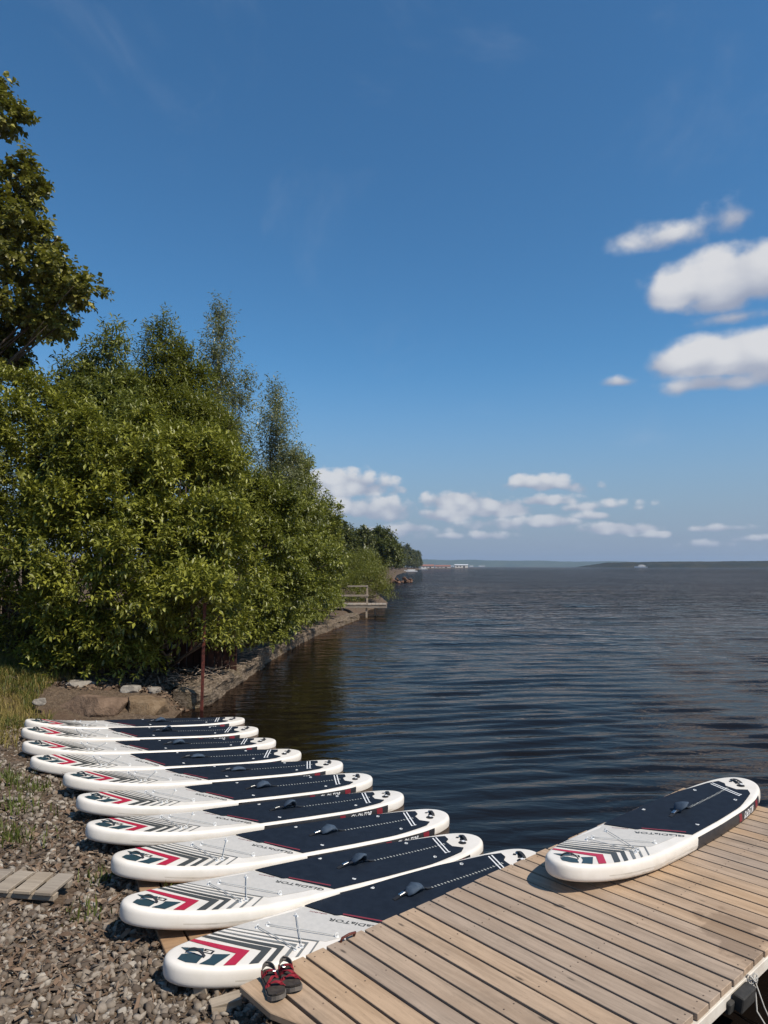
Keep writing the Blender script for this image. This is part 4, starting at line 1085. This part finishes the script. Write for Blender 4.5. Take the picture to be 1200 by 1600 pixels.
tree('leafy_bush', 'deep green bush overhanging the concrete edging right of the rusty post', 'bush', gb(-4.4, 17.2),
     [L(387, 800, 17.5, 1.2), L(377, 880, 16.8, 1.15), L(422, 850, 17.6, 1.1), L(392, 950, 16.5, .75, .8, .7), L(442, 920, 17.6, .85), L(362, 960, 16.0, .65, .7, .5), L(352, 800, 17.0, 1.1), L(382, 995, 16.2, .6, .7, .4), L(422, 985, 17.4, .6, .7, .4), L(347, 1000, 15.2, .5, .5, .35), L(412, 1000, 17.0, .5, .6, .3), L(440, 985, 19, .6, .7, .4)],
     6200, 10, .11, .048, .28, LM['bush2'], M['bark'], .09, 5, FB, frag=4, shell=.45, clump=.9, nb=11, bw=.13)
tree('leafy_bush', 'rounded green bush over the water between the overhanging bush and the landing stage', 'bush', gb(-4.2, 23.0),
     [L(452, 840, 22.5, 1.5), L(462, 900, 21.8, 1.35), L(437, 790, 24, 1.5), L(487, 880, 24, 1.4), L(452, 945, 21, .85, .9, .6), L(482, 935, 23.5, .9, .9, .6), L(442, 970, 20.5, .6, .6, .4), L(472, 960, 22.5, .7, .7, .4), L(452, 972, 20.8, .7, .9, .45), L(476, 957, 24.6, .7, .9, .5)],
     5200, 9, .13, .06, .32, LM['bush2'], M['bark'], .10, 6, FB, frag=4, shell=.45, clump=.9, nb=11, bw=.13)
tree('leafy_bush', 'green bush tree at the near end of the wooden landing stage', 'bush', gb(-4.0, 31.0),
     [L(468, 855, 30, 1.7), L(490, 890, 29.5, 1.1), L(478, 825, 32, 1.5), L(493, 930, 28.5, .7), L(458, 830, 33, 2.0), L(498, 850, 33, 1.0), L(488, 955, 28.5, .5), L(498, 950, 27.5, .7, .9, .5), L(512, 944, 30, .7, .9, .5)],
     4200, 8, .17, .08, .36, LM['bush2'], M['bark'], .12, 7, FB, frag=6, shell=.45, clump=.75)
tree('ash_sapling', 'ash sapling whose leafy tip stands above the bushes', 'tree', gb(-6.8, 16.4),
     [L(176, 514, 16, .20, .2, .14), L(170, 560, 16, .42), L(140, 605, 16, .42, .5, .42), L(188, 618, 16, .50), L(120, 575, 16, .30, .3, .2), L(165, 650, 15.8, .8), L(115, 650, 15.6, .6), L(200, 690, 15.4, .8), L(95, 610, 15.8, .22, .2, .35), L(150, 720, 15.0, .8), L(90, 700, 15.2, .6)],
     2600, 11, .15, .045, .34, LM['ash'], M['bark'], .055, 8, shell=.3)
tree('goat_willow', 'upright willow with pointed leafy tips left of the tall grey birch', 'tree', gb(-6.2, 17.4),
     [L(260, 528, 17, .18, .2, .46), L(240, 540, 17, .22, .2, .40), L(274, 560, 17, .16, .2, .4), L(250, 590, 17, .62), L(275, 625, 17, .60), L(230, 630, 17, .6), L(260, 680, 16.6, .9), L(305, 670, 16.6, .75), L(310, 610, 17.2, .45, .4, .5), L(285, 575, 17, .22, .2, .5), L(330, 690, 16.4, .6), L(240, 730, 15.8, .8), L(300, 730, 15.8, .8)],
     4000, 12, .12, .034, .36, LM['willow'], M['bark'], .075, 9, shell=.35, up=.8)
def conic(u, vt, vb, Yd, w, n):
    """stack of lobes widening downwards"""
    out = []
    for i in range(n):
        f = (i + .3) / n; out.append(lobe_px(u + math.sin(i * 2.1) * 12 * f, vt + (vb - vt) * f, Yd + .4 * math.cos(i * 1.7), w * (.12 + .88 * f ** .8), w * (.12 + .88 * f ** .8), w * .36))
    return out
BG = 'slender grey-green birches above the bushes'
tree('birch_tree', 'taller grey-green birch with airy pointed top above the bushes', 'tree', gb(-4.9, 19.5), conic(342, 492, 800, 19, 1.15, 10) + [L(385, 605, 19, .30, .3, .22), L(375, 640, 19, .42, .4, .3), L(365, 690, 19, .5, .5, .4)],
     2300, 9, .105, .038, .42, LM['birch'], M['birch'], .06, 10, BG, shell=.05, up=1.0, droop=.4, ragged=.38)
tree('birch_tree', 'shorter grey-green birch with airy pointed top at the end of the bushes', 'tree', gb(-4.0, 22.4), conic(430, 618, 860, 22, 1.3, 9) + [L(462, 720, 22, .36, .3, .3), L(450, 760, 22, .6)],
     2100, 9, .115, .042, .46, LM['birch'], M['birch'], .06, 11, BG, shell=.05, up=1.0, droop=.4, ragged=.38)
tree('willow_shrub', 'yellow-green willow shrub leaning over the water behind the landing stage', 'bush', gb(-2.0, 45.5),
     [L(575, 915, 44, 1.25, 1.3, 1.0), L(595, 930, 43.5, .75, .9, .6), L(555, 905, 46, 1.5), L(590, 905, 45, .8), L(570, 885, 47, .9), L(540, 930, 43, 1.2)],
     2600, 9, .17, .035, .5, LM['willow'], M['bark'], .10, 12, shell=.4, up=.9)
tree('dark_tree', 'dark broad tree with twiggy top standing on the far bank behind the willow shrub', 'tree', gb(-3.0, 120),
     [L(590, 862, 118, 3.2, 3, 2.2), L(572, 870, 118, 2.4), L(608, 872, 116, 2.0), L(602, 845, 118, 1.0, 1, 1.3), L(590, 842, 118, .8, .8, 1.2), L(555, 858, 122, 2.6), L(612, 858, 117, .7)],
     2600, 8, .50, .26, 1.1, LM['dark'], M['bark'], .3, 13, shell=.3, up=.6, ragged=.25)
# forest on the far point: three crowns, each tree its own object
def forest_proto(k):
    rng = np.random.default_rng(60 + k)
    if k == 0: lob = [(0, 0, 6.5, 2.6, 2.6, 3.2), (1.2, .3, 9.5, 1.8, 1.8, 2.2), (-1.4, .4, 4.2, 2.2, 2.2, 2.2), (1.6, -.6, 4.0, 2.0, 2, 1.8)]
    elif k == 1: lob = [(0, 0, 2.2 + i * 1.5, 2.4 * (1 - i / 8.5), 2.4 * (1 - i / 8.5), .9) for i in range(8)]
    else: lob = [(0, 0, 4.2, 3.0, 3.0, 2.8), (2.0, 0, 3.0, 2.0, 2, 2), (-2, .5, 3.3, 2.2, 2.2, 2.2), (.3, 0, 6.6, 1.8, 1.8, 1.5)]
    V, F, T = leaves(lob, 420, 6, .85, .55, 1.2, rng, shell=.4)
    cr = np_mesh('crown', V, F, False, T); cr.materials.append(LM['far'])
    tr = stems((0, 0, 0), lob, .22, rng); tr.materials.append(M['bark']); return cr, tr
FP = [forest_proto(k) for k in range(3)]
FLAB = ['round-topped dark green tree of the wood along the far point', 'pointed dark green conifer of the wood along the far point', 'broad dark green tree of the wood along the far point']
rf = random.Random(31)
for i in range(48):
    f = (i / 47) ** 1.0; yy = 135 + 540 * f + rf.uniform(-8, 8)
    back = rf.choice((0, 0, 1)); xx = float(shore_x(yy)) - rf.uniform(4, 9) - back * rf.uniform(4, 16) - 2.0 * (yy < 200)
    k = rf.choice((0, 0, 1, 2, 2)); s = rf.uniform(.85, 1.25) * (1.0 + .25 * back) * (.85 + .25 * f)
    root = empty('forest_tree', (xx, yy, gz(xx, yy)), (0, 0, rf.uniform(0, 6.28))); root.scale = (s, s, s * rf.uniform(.9, 1.15))
    tag(root, FLAB[k], 'tree', ('round-topped', 'pointed', 'broad')[k] + ' trees of the wood on the far point')
    obj('crown', FP[k][0], parent=root); obj('trunk', FP[k][1], parent=root)
# bank trees between the bushes and the point
for i, (u, v, yd, s, k) in enumerate(((505, 838, 60, .50, 0), (525, 850, 75, .50, 2), (545, 852, 90, .55, 0), (488, 820, 55, .55, 2), (538, 868, 62, .36, 2), (560, 850, 100, .60, 0), (574, 850, 112, .62, 2))):
    p = at_y(u, v, yd); root = empty('bank_tree', (p.x, yd, gz(p.x, yd)), (0, 0, i * 1.3)); root.scale = (s, s, s)
    tag(root, ('first', 'second', 'third', 'fourth', 'fifth', 'sixth', 'seventh')[i] + ' dark tree behind the bushes, ' + ('above the landing stage', 'right of the landing stage tree', 'next to the broad twiggy tree', 'rising left above the bush line', 'low behind the willow shrub', 'left beside the broad twiggy tree', 'touching the broad twiggy tree')[i], 'tree', 'dark trees between bushes and far wood')
    obj('crown', FP[k][0], parent=root); obj('trunk', FP[k][1], parent=root)

# ------------------------------------------------------------------ rubble heap, boats, buildings far away
M['brick'] = var_mat('orange_brick_rubble', (.12, .066, .042), (.18, .105, .07), 2, .9, .2, objrand=.3)
hp_ = Vector((2.6, 108, 0))
hr = empty('rubble_heap', hp_); tag(hr, 'small heap of orange-brown rubble at the water edge beyond the willow shrub', 'rubble heap')
for i in range(16):
    o = obj('rubble_stone', bm_mesh('rubble_stone', rock_bm(.40, .35, .22, 70 + i, sub=2)), M['brick'], parent=hr, loc=(rf.uniform(-1.6, 1.4), rf.uniform(-1, 1), .1 + .5 * rf.random() * (i < 9)), rot=(rf.random(), rf.random(), rf.random() * 6)) if i < 5 else obj('rubble_stone', bpy.data.meshes['rubble_stone.%03d' % (i % 4 + 1)], parent=hr, loc=(rf.uniform(-1.8, 1.7), rf.uniform(-1, 1), .05 + .7 * rf.random() * (i < 11)), rot=(rf.random(), rf.random(), rf.random() * 6))
M['boat_white'] = flat_mat('white_boat_paint', (.78, .78, .77), .35)
M['glass'] = flat_mat('dark_glass', (.02, .025, .03), .1)
def boat(name, label, loc, Lb, yaw, cabin=True, decks=1, group=None):
    root = empty(name, loc, (0, 0, yaw)); tag(root, label, 'boat', group)
    bm = bmesh.new(); n = 9; rows = []
    for i in range(n):
        f = i / (n - 1); x = Lb * (f - .5); w = Lb * .13 * (1 - max(0, (f - .55) / .45) ** 2.2); sh = Lb * (.075 + .05 * f * f)
        rows.append([bm.verts.new((x, -w, sh)), bm.verts.new((x - Lb * .03 * f, -w * .7, -.02 * Lb)), bm.verts.new((x - Lb * .03 * f, w * .7, -.02 * Lb)), bm.verts.new((x, w, sh))])
    for a, b in zip(rows, rows[1:]):
        for j in range(4): bm.faces.new((a[j], a[(j + 1) % 4], b[(j + 1) % 4], b[j]))
    bm.faces.new(rows[0][::-1]); bmesh.ops.recalc_face_normals(bm, faces=bm.faces)
    obj('hull', bm_mesh('hull', bm), M['boat_white'], parent=root)
    if cabin:
        for k in range(decks):
            z = Lb * (.08 + .075 * k); ln = Lb * (.55 - .18 * k)
            bm = bmesh.new(); box_bm(bm, -Lb * .06, 0, z + Lb * .04, ln, Lb * .18, Lb * .07, None, Lb * .012); cb = obj('cabin', bm_mesh('cabin', bm), M['boat_white'], parent=root)
            bm = bmesh.new(); box_bm(bm, -Lb * .06, 0, z + Lb * .046, ln * .94, Lb * .183, Lb * .026); obj('window_band', bm_mesh('window_band', bm), M['glass'], parent=cb)
    return root
p = at_z(1000, 886.6, 0); boat('passenger_ship', 'white passenger boat far out before the opposite wooded spit', (1340 * (1000 - 600) / FPX, 1340, 0), 24, R(172), True, 2)
boat('motorboat', 'small white motorboat moored at the wooded point, left of another', (12.5, 330, 0), 6.5, R(200), True, 1, 'boats moored at the wooded point')
boat('motorboat', 'small white motorboat moored at the wooded point, nearer its tip', (31, 560, 0), 8, R(185), True, 1, 'boats moored at the wooded point')
M['shed_wall'] = flat_mat('shed_wall', (.62, .58, .52), .8); M['shed_roof'] = flat_mat('red_roof', (.24, .11, .08), .8)
def shed(label, x, y, w, d_, h, rh, roof, group):
    root = empty('shed', (x, y, -.2)); tag(root, label, 'building', group)
    obj('wall', box_mesh('wall', w, d_, h, c=(0, 0, h / 2)), M['shed_wall'], parent=root)
    v = [(-w / 2 - .5, -d_ / 2 - .5, h + .02), (w / 2 + .5, -d_ / 2 - .5, h + .02), (w / 2 + .5, d_ / 2 + .5, h + .02), (-w / 2 - .5, d_ / 2 + .5, h + .02), (-w / 2 - .5, 0, h + rh), (w / 2 + .5, 0, h + rh)]
    obj('roof', py_mesh('roof', v, [(0, 1, 5, 4), (2, 3, 4, 5), (0, 4, 3), (1, 2, 5), (0, 3, 2, 1)]), roof, parent=root)
    me = box_mesh('door', w * .12, .1, h * .75); obj('door', me, M['glass'], parent=root, loc=(w * .2, -d_ / 2 - .06, h * .375))
    me = box_mesh('window', w * .1, .1, h * .3)
    for s in (-.32, -.08): obj('window', me, M['glass'], parent=root, loc=(w * s, -d_ / 2 - .06, h * .6))
GP = 'low buildings on the far landing'
shed('red-roofed low shed just past the tip of the wooded point', 56, 900, 16, 8, 3.0, 2.2, M['shed_roof'], GP)
shed('long red-roofed shed right of the first shed past the wooded point', 78, 930, 20, 8, 2.6, 2.0, M['shed_roof'], GP)
shed('white hall at the end of the far landing, right of the red-roofed sheds', 108, 980, 18, 9, 4.6, 1.0, M['boat_white'], GP)
FG = 'pale buildings strung along the far shore'
for i, (u, w) in enumerate(((705, 40), (722, 14), (736, 26), (752, 44))):
    xx = (u - 600) / FPX * 5150
    shed(('first', 'second', 'third', 'fourth', 'fifth', 'sixth', 'seventh')[i] + ' pale building from the left along the far blue shore', xx, 5150, w, 10, 6, 2, M['shed_wall'], FG)
# low spit carrying the landing sheds
v = [(35, 700, -.6), (150, 980, -.6), (140, 1040, -.6), (20, 900, -.6), (38, 720, .5), (130, 985, .5), (125, 1015, .5), (30, 900, .5)]
o = obj('landing_spit', py_mesh('landing_spit', v, [(4, 5, 6, 7), (0, 1, 5, 4), (1, 2, 6, 5), (2, 3, 7, 6), (3, 0, 4, 7)]), M['soil']); tag(o, 'low spit under the far sheds', kind='structure')

# ------------------------------------------------------------------ gravel, chips, grass
def stone_mesh(seed, nv=13):
    r = random.Random(seed); bm = bmesh.new()
    for i in range(nv):
        d = Vector((r.gauss(0, 1), r.gauss(0, 1), r.gauss(0, 1))).normalized() * r.uniform(.75, 1.0); bm.verts.new((d.x, d.y * .8, d.z * .5))
    bmesh.ops.convex_hull(bm, input=list(bm.verts)); bmesh.ops.delete(bm, geom=[v for v in bm.verts if not v.link_faces], context='VERTS')
    bmesh.ops.triangulate(bm, faces=list(bm.faces)); return bm_mesh('stone', bm)
def stone_mat(name, c1, c2, tint=False, top=(.39, .345, .285)):
    m, g, out = new_mat(name); v = objvec(g); n = g.noise(v, 3.0 if not tint else 40, 5, .6)
    if tint:
        a = g.n('ShaderNodeAttribute'); a.attribute_name = 'tint'; f = a.outputs['Fac']
    else: f = g.n('ShaderNodeObjectInfo').outputs['Random']
    col = g.ramp(f, [(0, (.08, .06, .045)), (.22, (.13, .10, .075)), (.4, c1), (.75, c2), (.94, top), (1, (.20, .145, .105))])
    col = g.mix(g.m('MULTIPLY', g.smooth(n, .4, .75), .45), col, tuple(.55 * c for c in c1))
    principled(g, out, col, .9, .2, bump(g, n, .5, .01)); return m
M['stone'] = stone_mat('limestone_gravel', (.205, .172, .138), (.335, .288, .235)); M['gravel'] = stone_mat('fine_gravel', (.172, .138, .106), (.30, .252, .20), True)
protos = [stone_mesh(100 + k, 11 + k % 4) for k in range(9)]
for me in protos: me.materials.append(M['stone'])
def clear_of(p):
    m = np.ones(len(p), bool)
    for c in CLEAR[1:]: m &= np.hypot((p[:, 0] - c.x), (p[:, 1] - c.y)) > .26
    c = CLEAR[0]; m &= ~((np.abs(p[:, 0] - c.x) < .40) & (np.abs(p[:, 1] - c.y) < .17)); return m
def beach_points(n, rng, ymin=2.5, ymax=10.5):
    """points on the gravel beach, denser near the viewer"""
    out = []
    while len(out) < n:
        y = ymin + (ymax - ymin) * rng.random(n) ** 1.6; x = shore_x(y) - .25 - rng.random(n) * 3.6 * (.75 + .10 * (y - 3))
        ok = (x > -.62 * y - .6) & (x < .35)
        q = np.stack([x, y], 1)[ok]; out += list(q[clear_of(q)])
    return np.array(out[:n])
rng = np.random.default_rng(77)
pts = beach_points(285, rng, 3.2, 8.0)
gzv = ground_z(pts[:, 0], pts[:, 1])
for i, (x, y) in enumerate(pts):
    s = rng.uniform(.026, .052) * (1.7 if rng.random() < .14 else 1)
    o = obj('stone', protos[i % 9], parent=shore, loc=(x, y, gzv[i] + s * .22), rot=(rng.uniform(-.5, .5), rng.uniform(-.5, .5), rng.uniform(0, 6.28))); o.scale = (s, s, s * rng.uniform(.7, 1.1))
def scatter(name, protos_np, pts, sizes, rng, mat, label, lift=.2, flatrot=.6):
    Vs = []; Fs = []; Ts = []; off = 0
    zz = ground_z(pts[:, 0], pts[:, 1]); kk = rng.integers(0, len(protos_np), len(pts))
    for k, (PV, PF) in enumerate(protos_np):
        ii = np.where(kk == k)[0]; n = len(ii)
        if not n: continue
        a = rng.uniform(0, 6.28, n); b = rng.normal(0, flatrot, n); c_ = rng.normal(0, flatrot, n)
        ca, sa = np.cos(a), np.sin(a); cb, sb = np.cos(b), np.sin(b); cc, sc_ = np.cos(c_), np.sin(c_); z0 = np.zeros(n); o1 = np.ones(n)
        Rz = np.stack([np.stack([ca, -sa, z0], -1), np.stack([sa, ca, z0], -1), np.stack([z0, z0, o1], -1)], -2)
        Rx = np.stack([np.stack([o1, z0, z0], -1), np.stack([z0, cb, -sb], -1), np.stack([z0, sb, cb], -1)], -2)
        Ry = np.stack([np.stack([cc, z0, sc_], -1), np.stack([z0, o1, z0], -1), np.stack([-sc_, z0, cc], -1)], -2)
        Rm = Rz @ Rx @ Ry
        V = np.einsum('nij,vj->nvi', Rm, PV) * sizes[ii][:, None, None] + np.stack([pts[ii, 0], pts[ii, 1], zz[ii] + sizes[ii] * lift], 1)[:, None, :]
        Vs.append(V.reshape(-1, 3)); Fs.append((PF[None] + (np.arange(n) * len(PV))[:, None, None] + off).reshape(-1, 3)); Ts.append(np.repeat(rng.random(n), len(PV))); off += n * len(PV)
    o = obj(name, np_mesh(name, np.concatenate(Vs), np.concatenate(Fs), False, np.concatenate(Ts)), mat); return tag(o, label, kind='stuff')
def as_np(me):
    me.calc_loop_triangles(); return np.array([v.co[:] for v in me.vertices]), np.array([t.vertices[:] for t in me.loop_triangles])
PN = [as_np(m) for m in protos]
pts = beach_points(24000, rng); pts = pts[(fbm2(pts[:, 0], pts[:, 1], 33, 3, 2.4) > -.30) | (rng.random(len(pts)) < .35)]; scatter('gravel', PN, pts, (.010 + .042 * rng.random(len(pts)) ** 1.8), rng, M['gravel'], 'grey-brown broken gravel covering the shore')
# bark chips and twigs
chip = [(np.array([(-1, -.22, 0), (1, -.16, .05), (.9, .2, .05), (-.9, .25, 0), (-1, -.2, -.1), (1, -.15, -.06)]) , np.array([(0, 1, 2), (0, 2, 3), (4, 5, 1), (4, 1, 0)])),
        (np.array([(-1, -.04, 0), (.2, -.05, .1), (1, -.02, .02), (1, .03, .02), (.2, .05, .1), (-1, .04, 0)]), np.array([(0, 1, 4), (0, 4, 5), (1, 2, 3), (1, 3, 4)])),
        (np.array([(-.8, -.35, 0), (.7, -.4, .05), (1, .1, .0), (.3, .4, .1), (-.9, .3, .05)]), np.array([(0, 1, 2), (0, 2, 3), (0, 3, 4)]))]
M['chips'] = stone_mat('bark_chips', (.135, .086, .055), (.215, .145, .098), True, (.27, .20, .14))
pts = beach_points(26000, rng); d = (fbm2(pts[:, 0], pts[:, 1], 8, 3, 1.6) > -.05) | (rng.random(len(pts)) < .25); pts = pts[d]
scatter('bark_litter', chip, pts, rng.uniform(.012, .034, len(pts)) * np.where(rng.random(len(pts)) < .06, 1.6, 1), rng, M['chips'], 'brown bark chips and dry twigs littering the gravel', .9, .35)
# grass
def grass_blades(pts, hlo, hhi, wid, rng, lean=.5):
    n = len(pts); z = ground_z(pts[:, 0], pts[:, 1]); b = np.stack([pts[:, 0], pts[:, 1], z - .01], 1)
    a = rng.uniform(0, 6.28, n); h = rng.uniform(hlo, hhi, n); w = wid * rng.uniform(.6, 1.3, n)
    sd = np.stack([np.cos(a), np.sin(a), np.zeros(n)], 1) * w[:, None] / 2
    le = np.stack([-np.sin(a), np.cos(a), np.zeros(n)], 1) * (rng.normal(0, lean, n) * h)[:, None]
    m = b + le * .35 + np.stack([np.zeros(n), np.zeros(n), h * .6], 1); t = b + le + np.stack([np.zeros(n), np.zeros(n), h * rng.uniform(.75, 1.0, n)], 1)
    V = np.stack([b - sd, b + sd, m + sd * .7, m - sd * .7, t], 1).reshape(-1, 3); i = np.arange(n)[:, None] * 5
    F = np.concatenate([i + [0, 1, 2], i + [0, 2, 3], i + [3, 2, 4]], 0); return V, F
def grass(name, label, pts, hlo, hhi, wid, mat, rng, lean=.5):
    V, F = grass_blades(pts, hlo, hhi, wid, rng, lean); T = np.repeat(np.clip(rng.random(len(pts)) * .7 + .3 * (fbm2(pts[:, 0], pts[:, 1], 12, 2, 3.0) * .5 + .5), 0, 1), 5)
    o = obj(name, np_mesh(name, V, F, False, T), mat); return tag(o, label, kind='stuff')
M['grass_dry'] = leaf_mat('dry_grass', (.15, .13, .026), (.36, .26, .09), .25, .6, .3)
M['grass_green'] = leaf_mat('green_grass', (.06, .085, .014), (.15, .16, .035), .3, .5, .3)
n = 60000; gy_ = 8.8 + 5.4 * rng.random(n); gx_ = shore_x(gy_) - 2.05 - .45 * (gy_ < 10) - 4.0 * rng.random(n) ** .8
keep = (fbm2(gx_, gy_, 15, 3, 2.2) > -.75 + .7 * (gx_ > shore_x(gy_) - 2.3)) & (gx_ > -.62 * gy_ - 1)
gp_ = np.stack([gx_, gy_], 1)[keep]
grass('dry_grass', 'yellowed dry grass on the bank left of the farthest paddleboards', gp_[::2], .06, .20, .010, M['grass_dry'], rng, .8)
k2 = gp_[1::2]; k2 = k2[fbm2(k2[:, 0], k2[:, 1], 18, 2, 2.6) > 0.22]
grass('green_grass', 'green grass tufts on the bank at the left', k2, .06, .22, .011, M['grass_green'], rng, .6)
cl = []
for (u, v, z, nb, sp) in ((5, 1195, .42, 260, .16), (30, 1235, .4, 120, .12), (8, 1280, .4, 260, .14), (60, 1212, .35, 90, .1), (130, 1425, .2, 50, .07), (18, 1000, .8, 400, .35), (45, 1010, .8, 300, .3), (290, 1430, .12, 25, .05), (270, 1400, .12, 25, .05), (160, 1360, .2, 50, .07)):
    p = at_z(u, v, z); cl.append(np.stack([p.x + rng.normal(0, sp, nb), p.y + rng.normal(0, sp, nb)], 1))
grass('weed_tufts', 'small green weed tufts growing between the gravel at the left', np.concatenate(cl), .04, .16, .012, M['grass_green'], rng, .5)
# dry brush heaped on the bank edging
bm = bmesh.new(); rb = random.Random(9)
for i in range(150):
    f = rb.random(); y = 12.9 + 5.2 * f ** 1.3; x = -3.35 + .06 * (y - 12.9) + rb.gauss(-.22, .22); z = .36 + abs(rb.gauss(0, .05))
    a = rb.uniform(0, 6.28); ln = rb.uniform(.08, .34); dd_ = Vector((math.cos(a) * ln, math.sin(a) * ln, rb.uniform(-.04, .12)))
    tube(bm, [(x, y, z), Vector((x, y, z)) + dd_ * .5 + Vector((0, 0, rb.uniform(0, .03))), Vector((x, y, z)) + dd_], rb.uniform(.003, .008), 4)
o = obj('dry_brush', bm_mesh('dry_brush', bm), var_mat('dry_twigs', (.24, .17, .115), (.36, .28, .21), 5, .9, .2)); tag(o, 'dry grey-brown twigs heaped on the concrete edging', kind='stuff')
# fallen leaves and litter in the shade under the bushes
n = 5000; ly = 12.3 + 3 * rng.random(n); lx = -3.3 - 4.5 * rng.random(n)
scatter('leaf_litter', chip[2:], np.stack([lx, ly], 1), rng.uniform(.03, .07, n), rng, M['chips'], 'dead leaves on the soil under the bushes', .3, .5)

# ------------------------------------------------------------------ air
HZ = True
if HZ:
    m, g, out = new_mat('lake_haze'); pv = g.n('ShaderNodeVolumePrincipled'); pv.inputs['Color'].default_value = (.60, .78, 1.0, 1); pv.inputs['Density'].default_value = 1.25e-4; pv.inputs['Anisotropy'].default_value = .2
    g.link(pv.outputs[0], out.inputs['Volume'])
    me = box_mesh('haze', 14600, 14600, 104, c=(0, 0, 48)); o = obj('haze', me, m); tag(o, 'thin blue summer haze over the lake', kind='stuff')
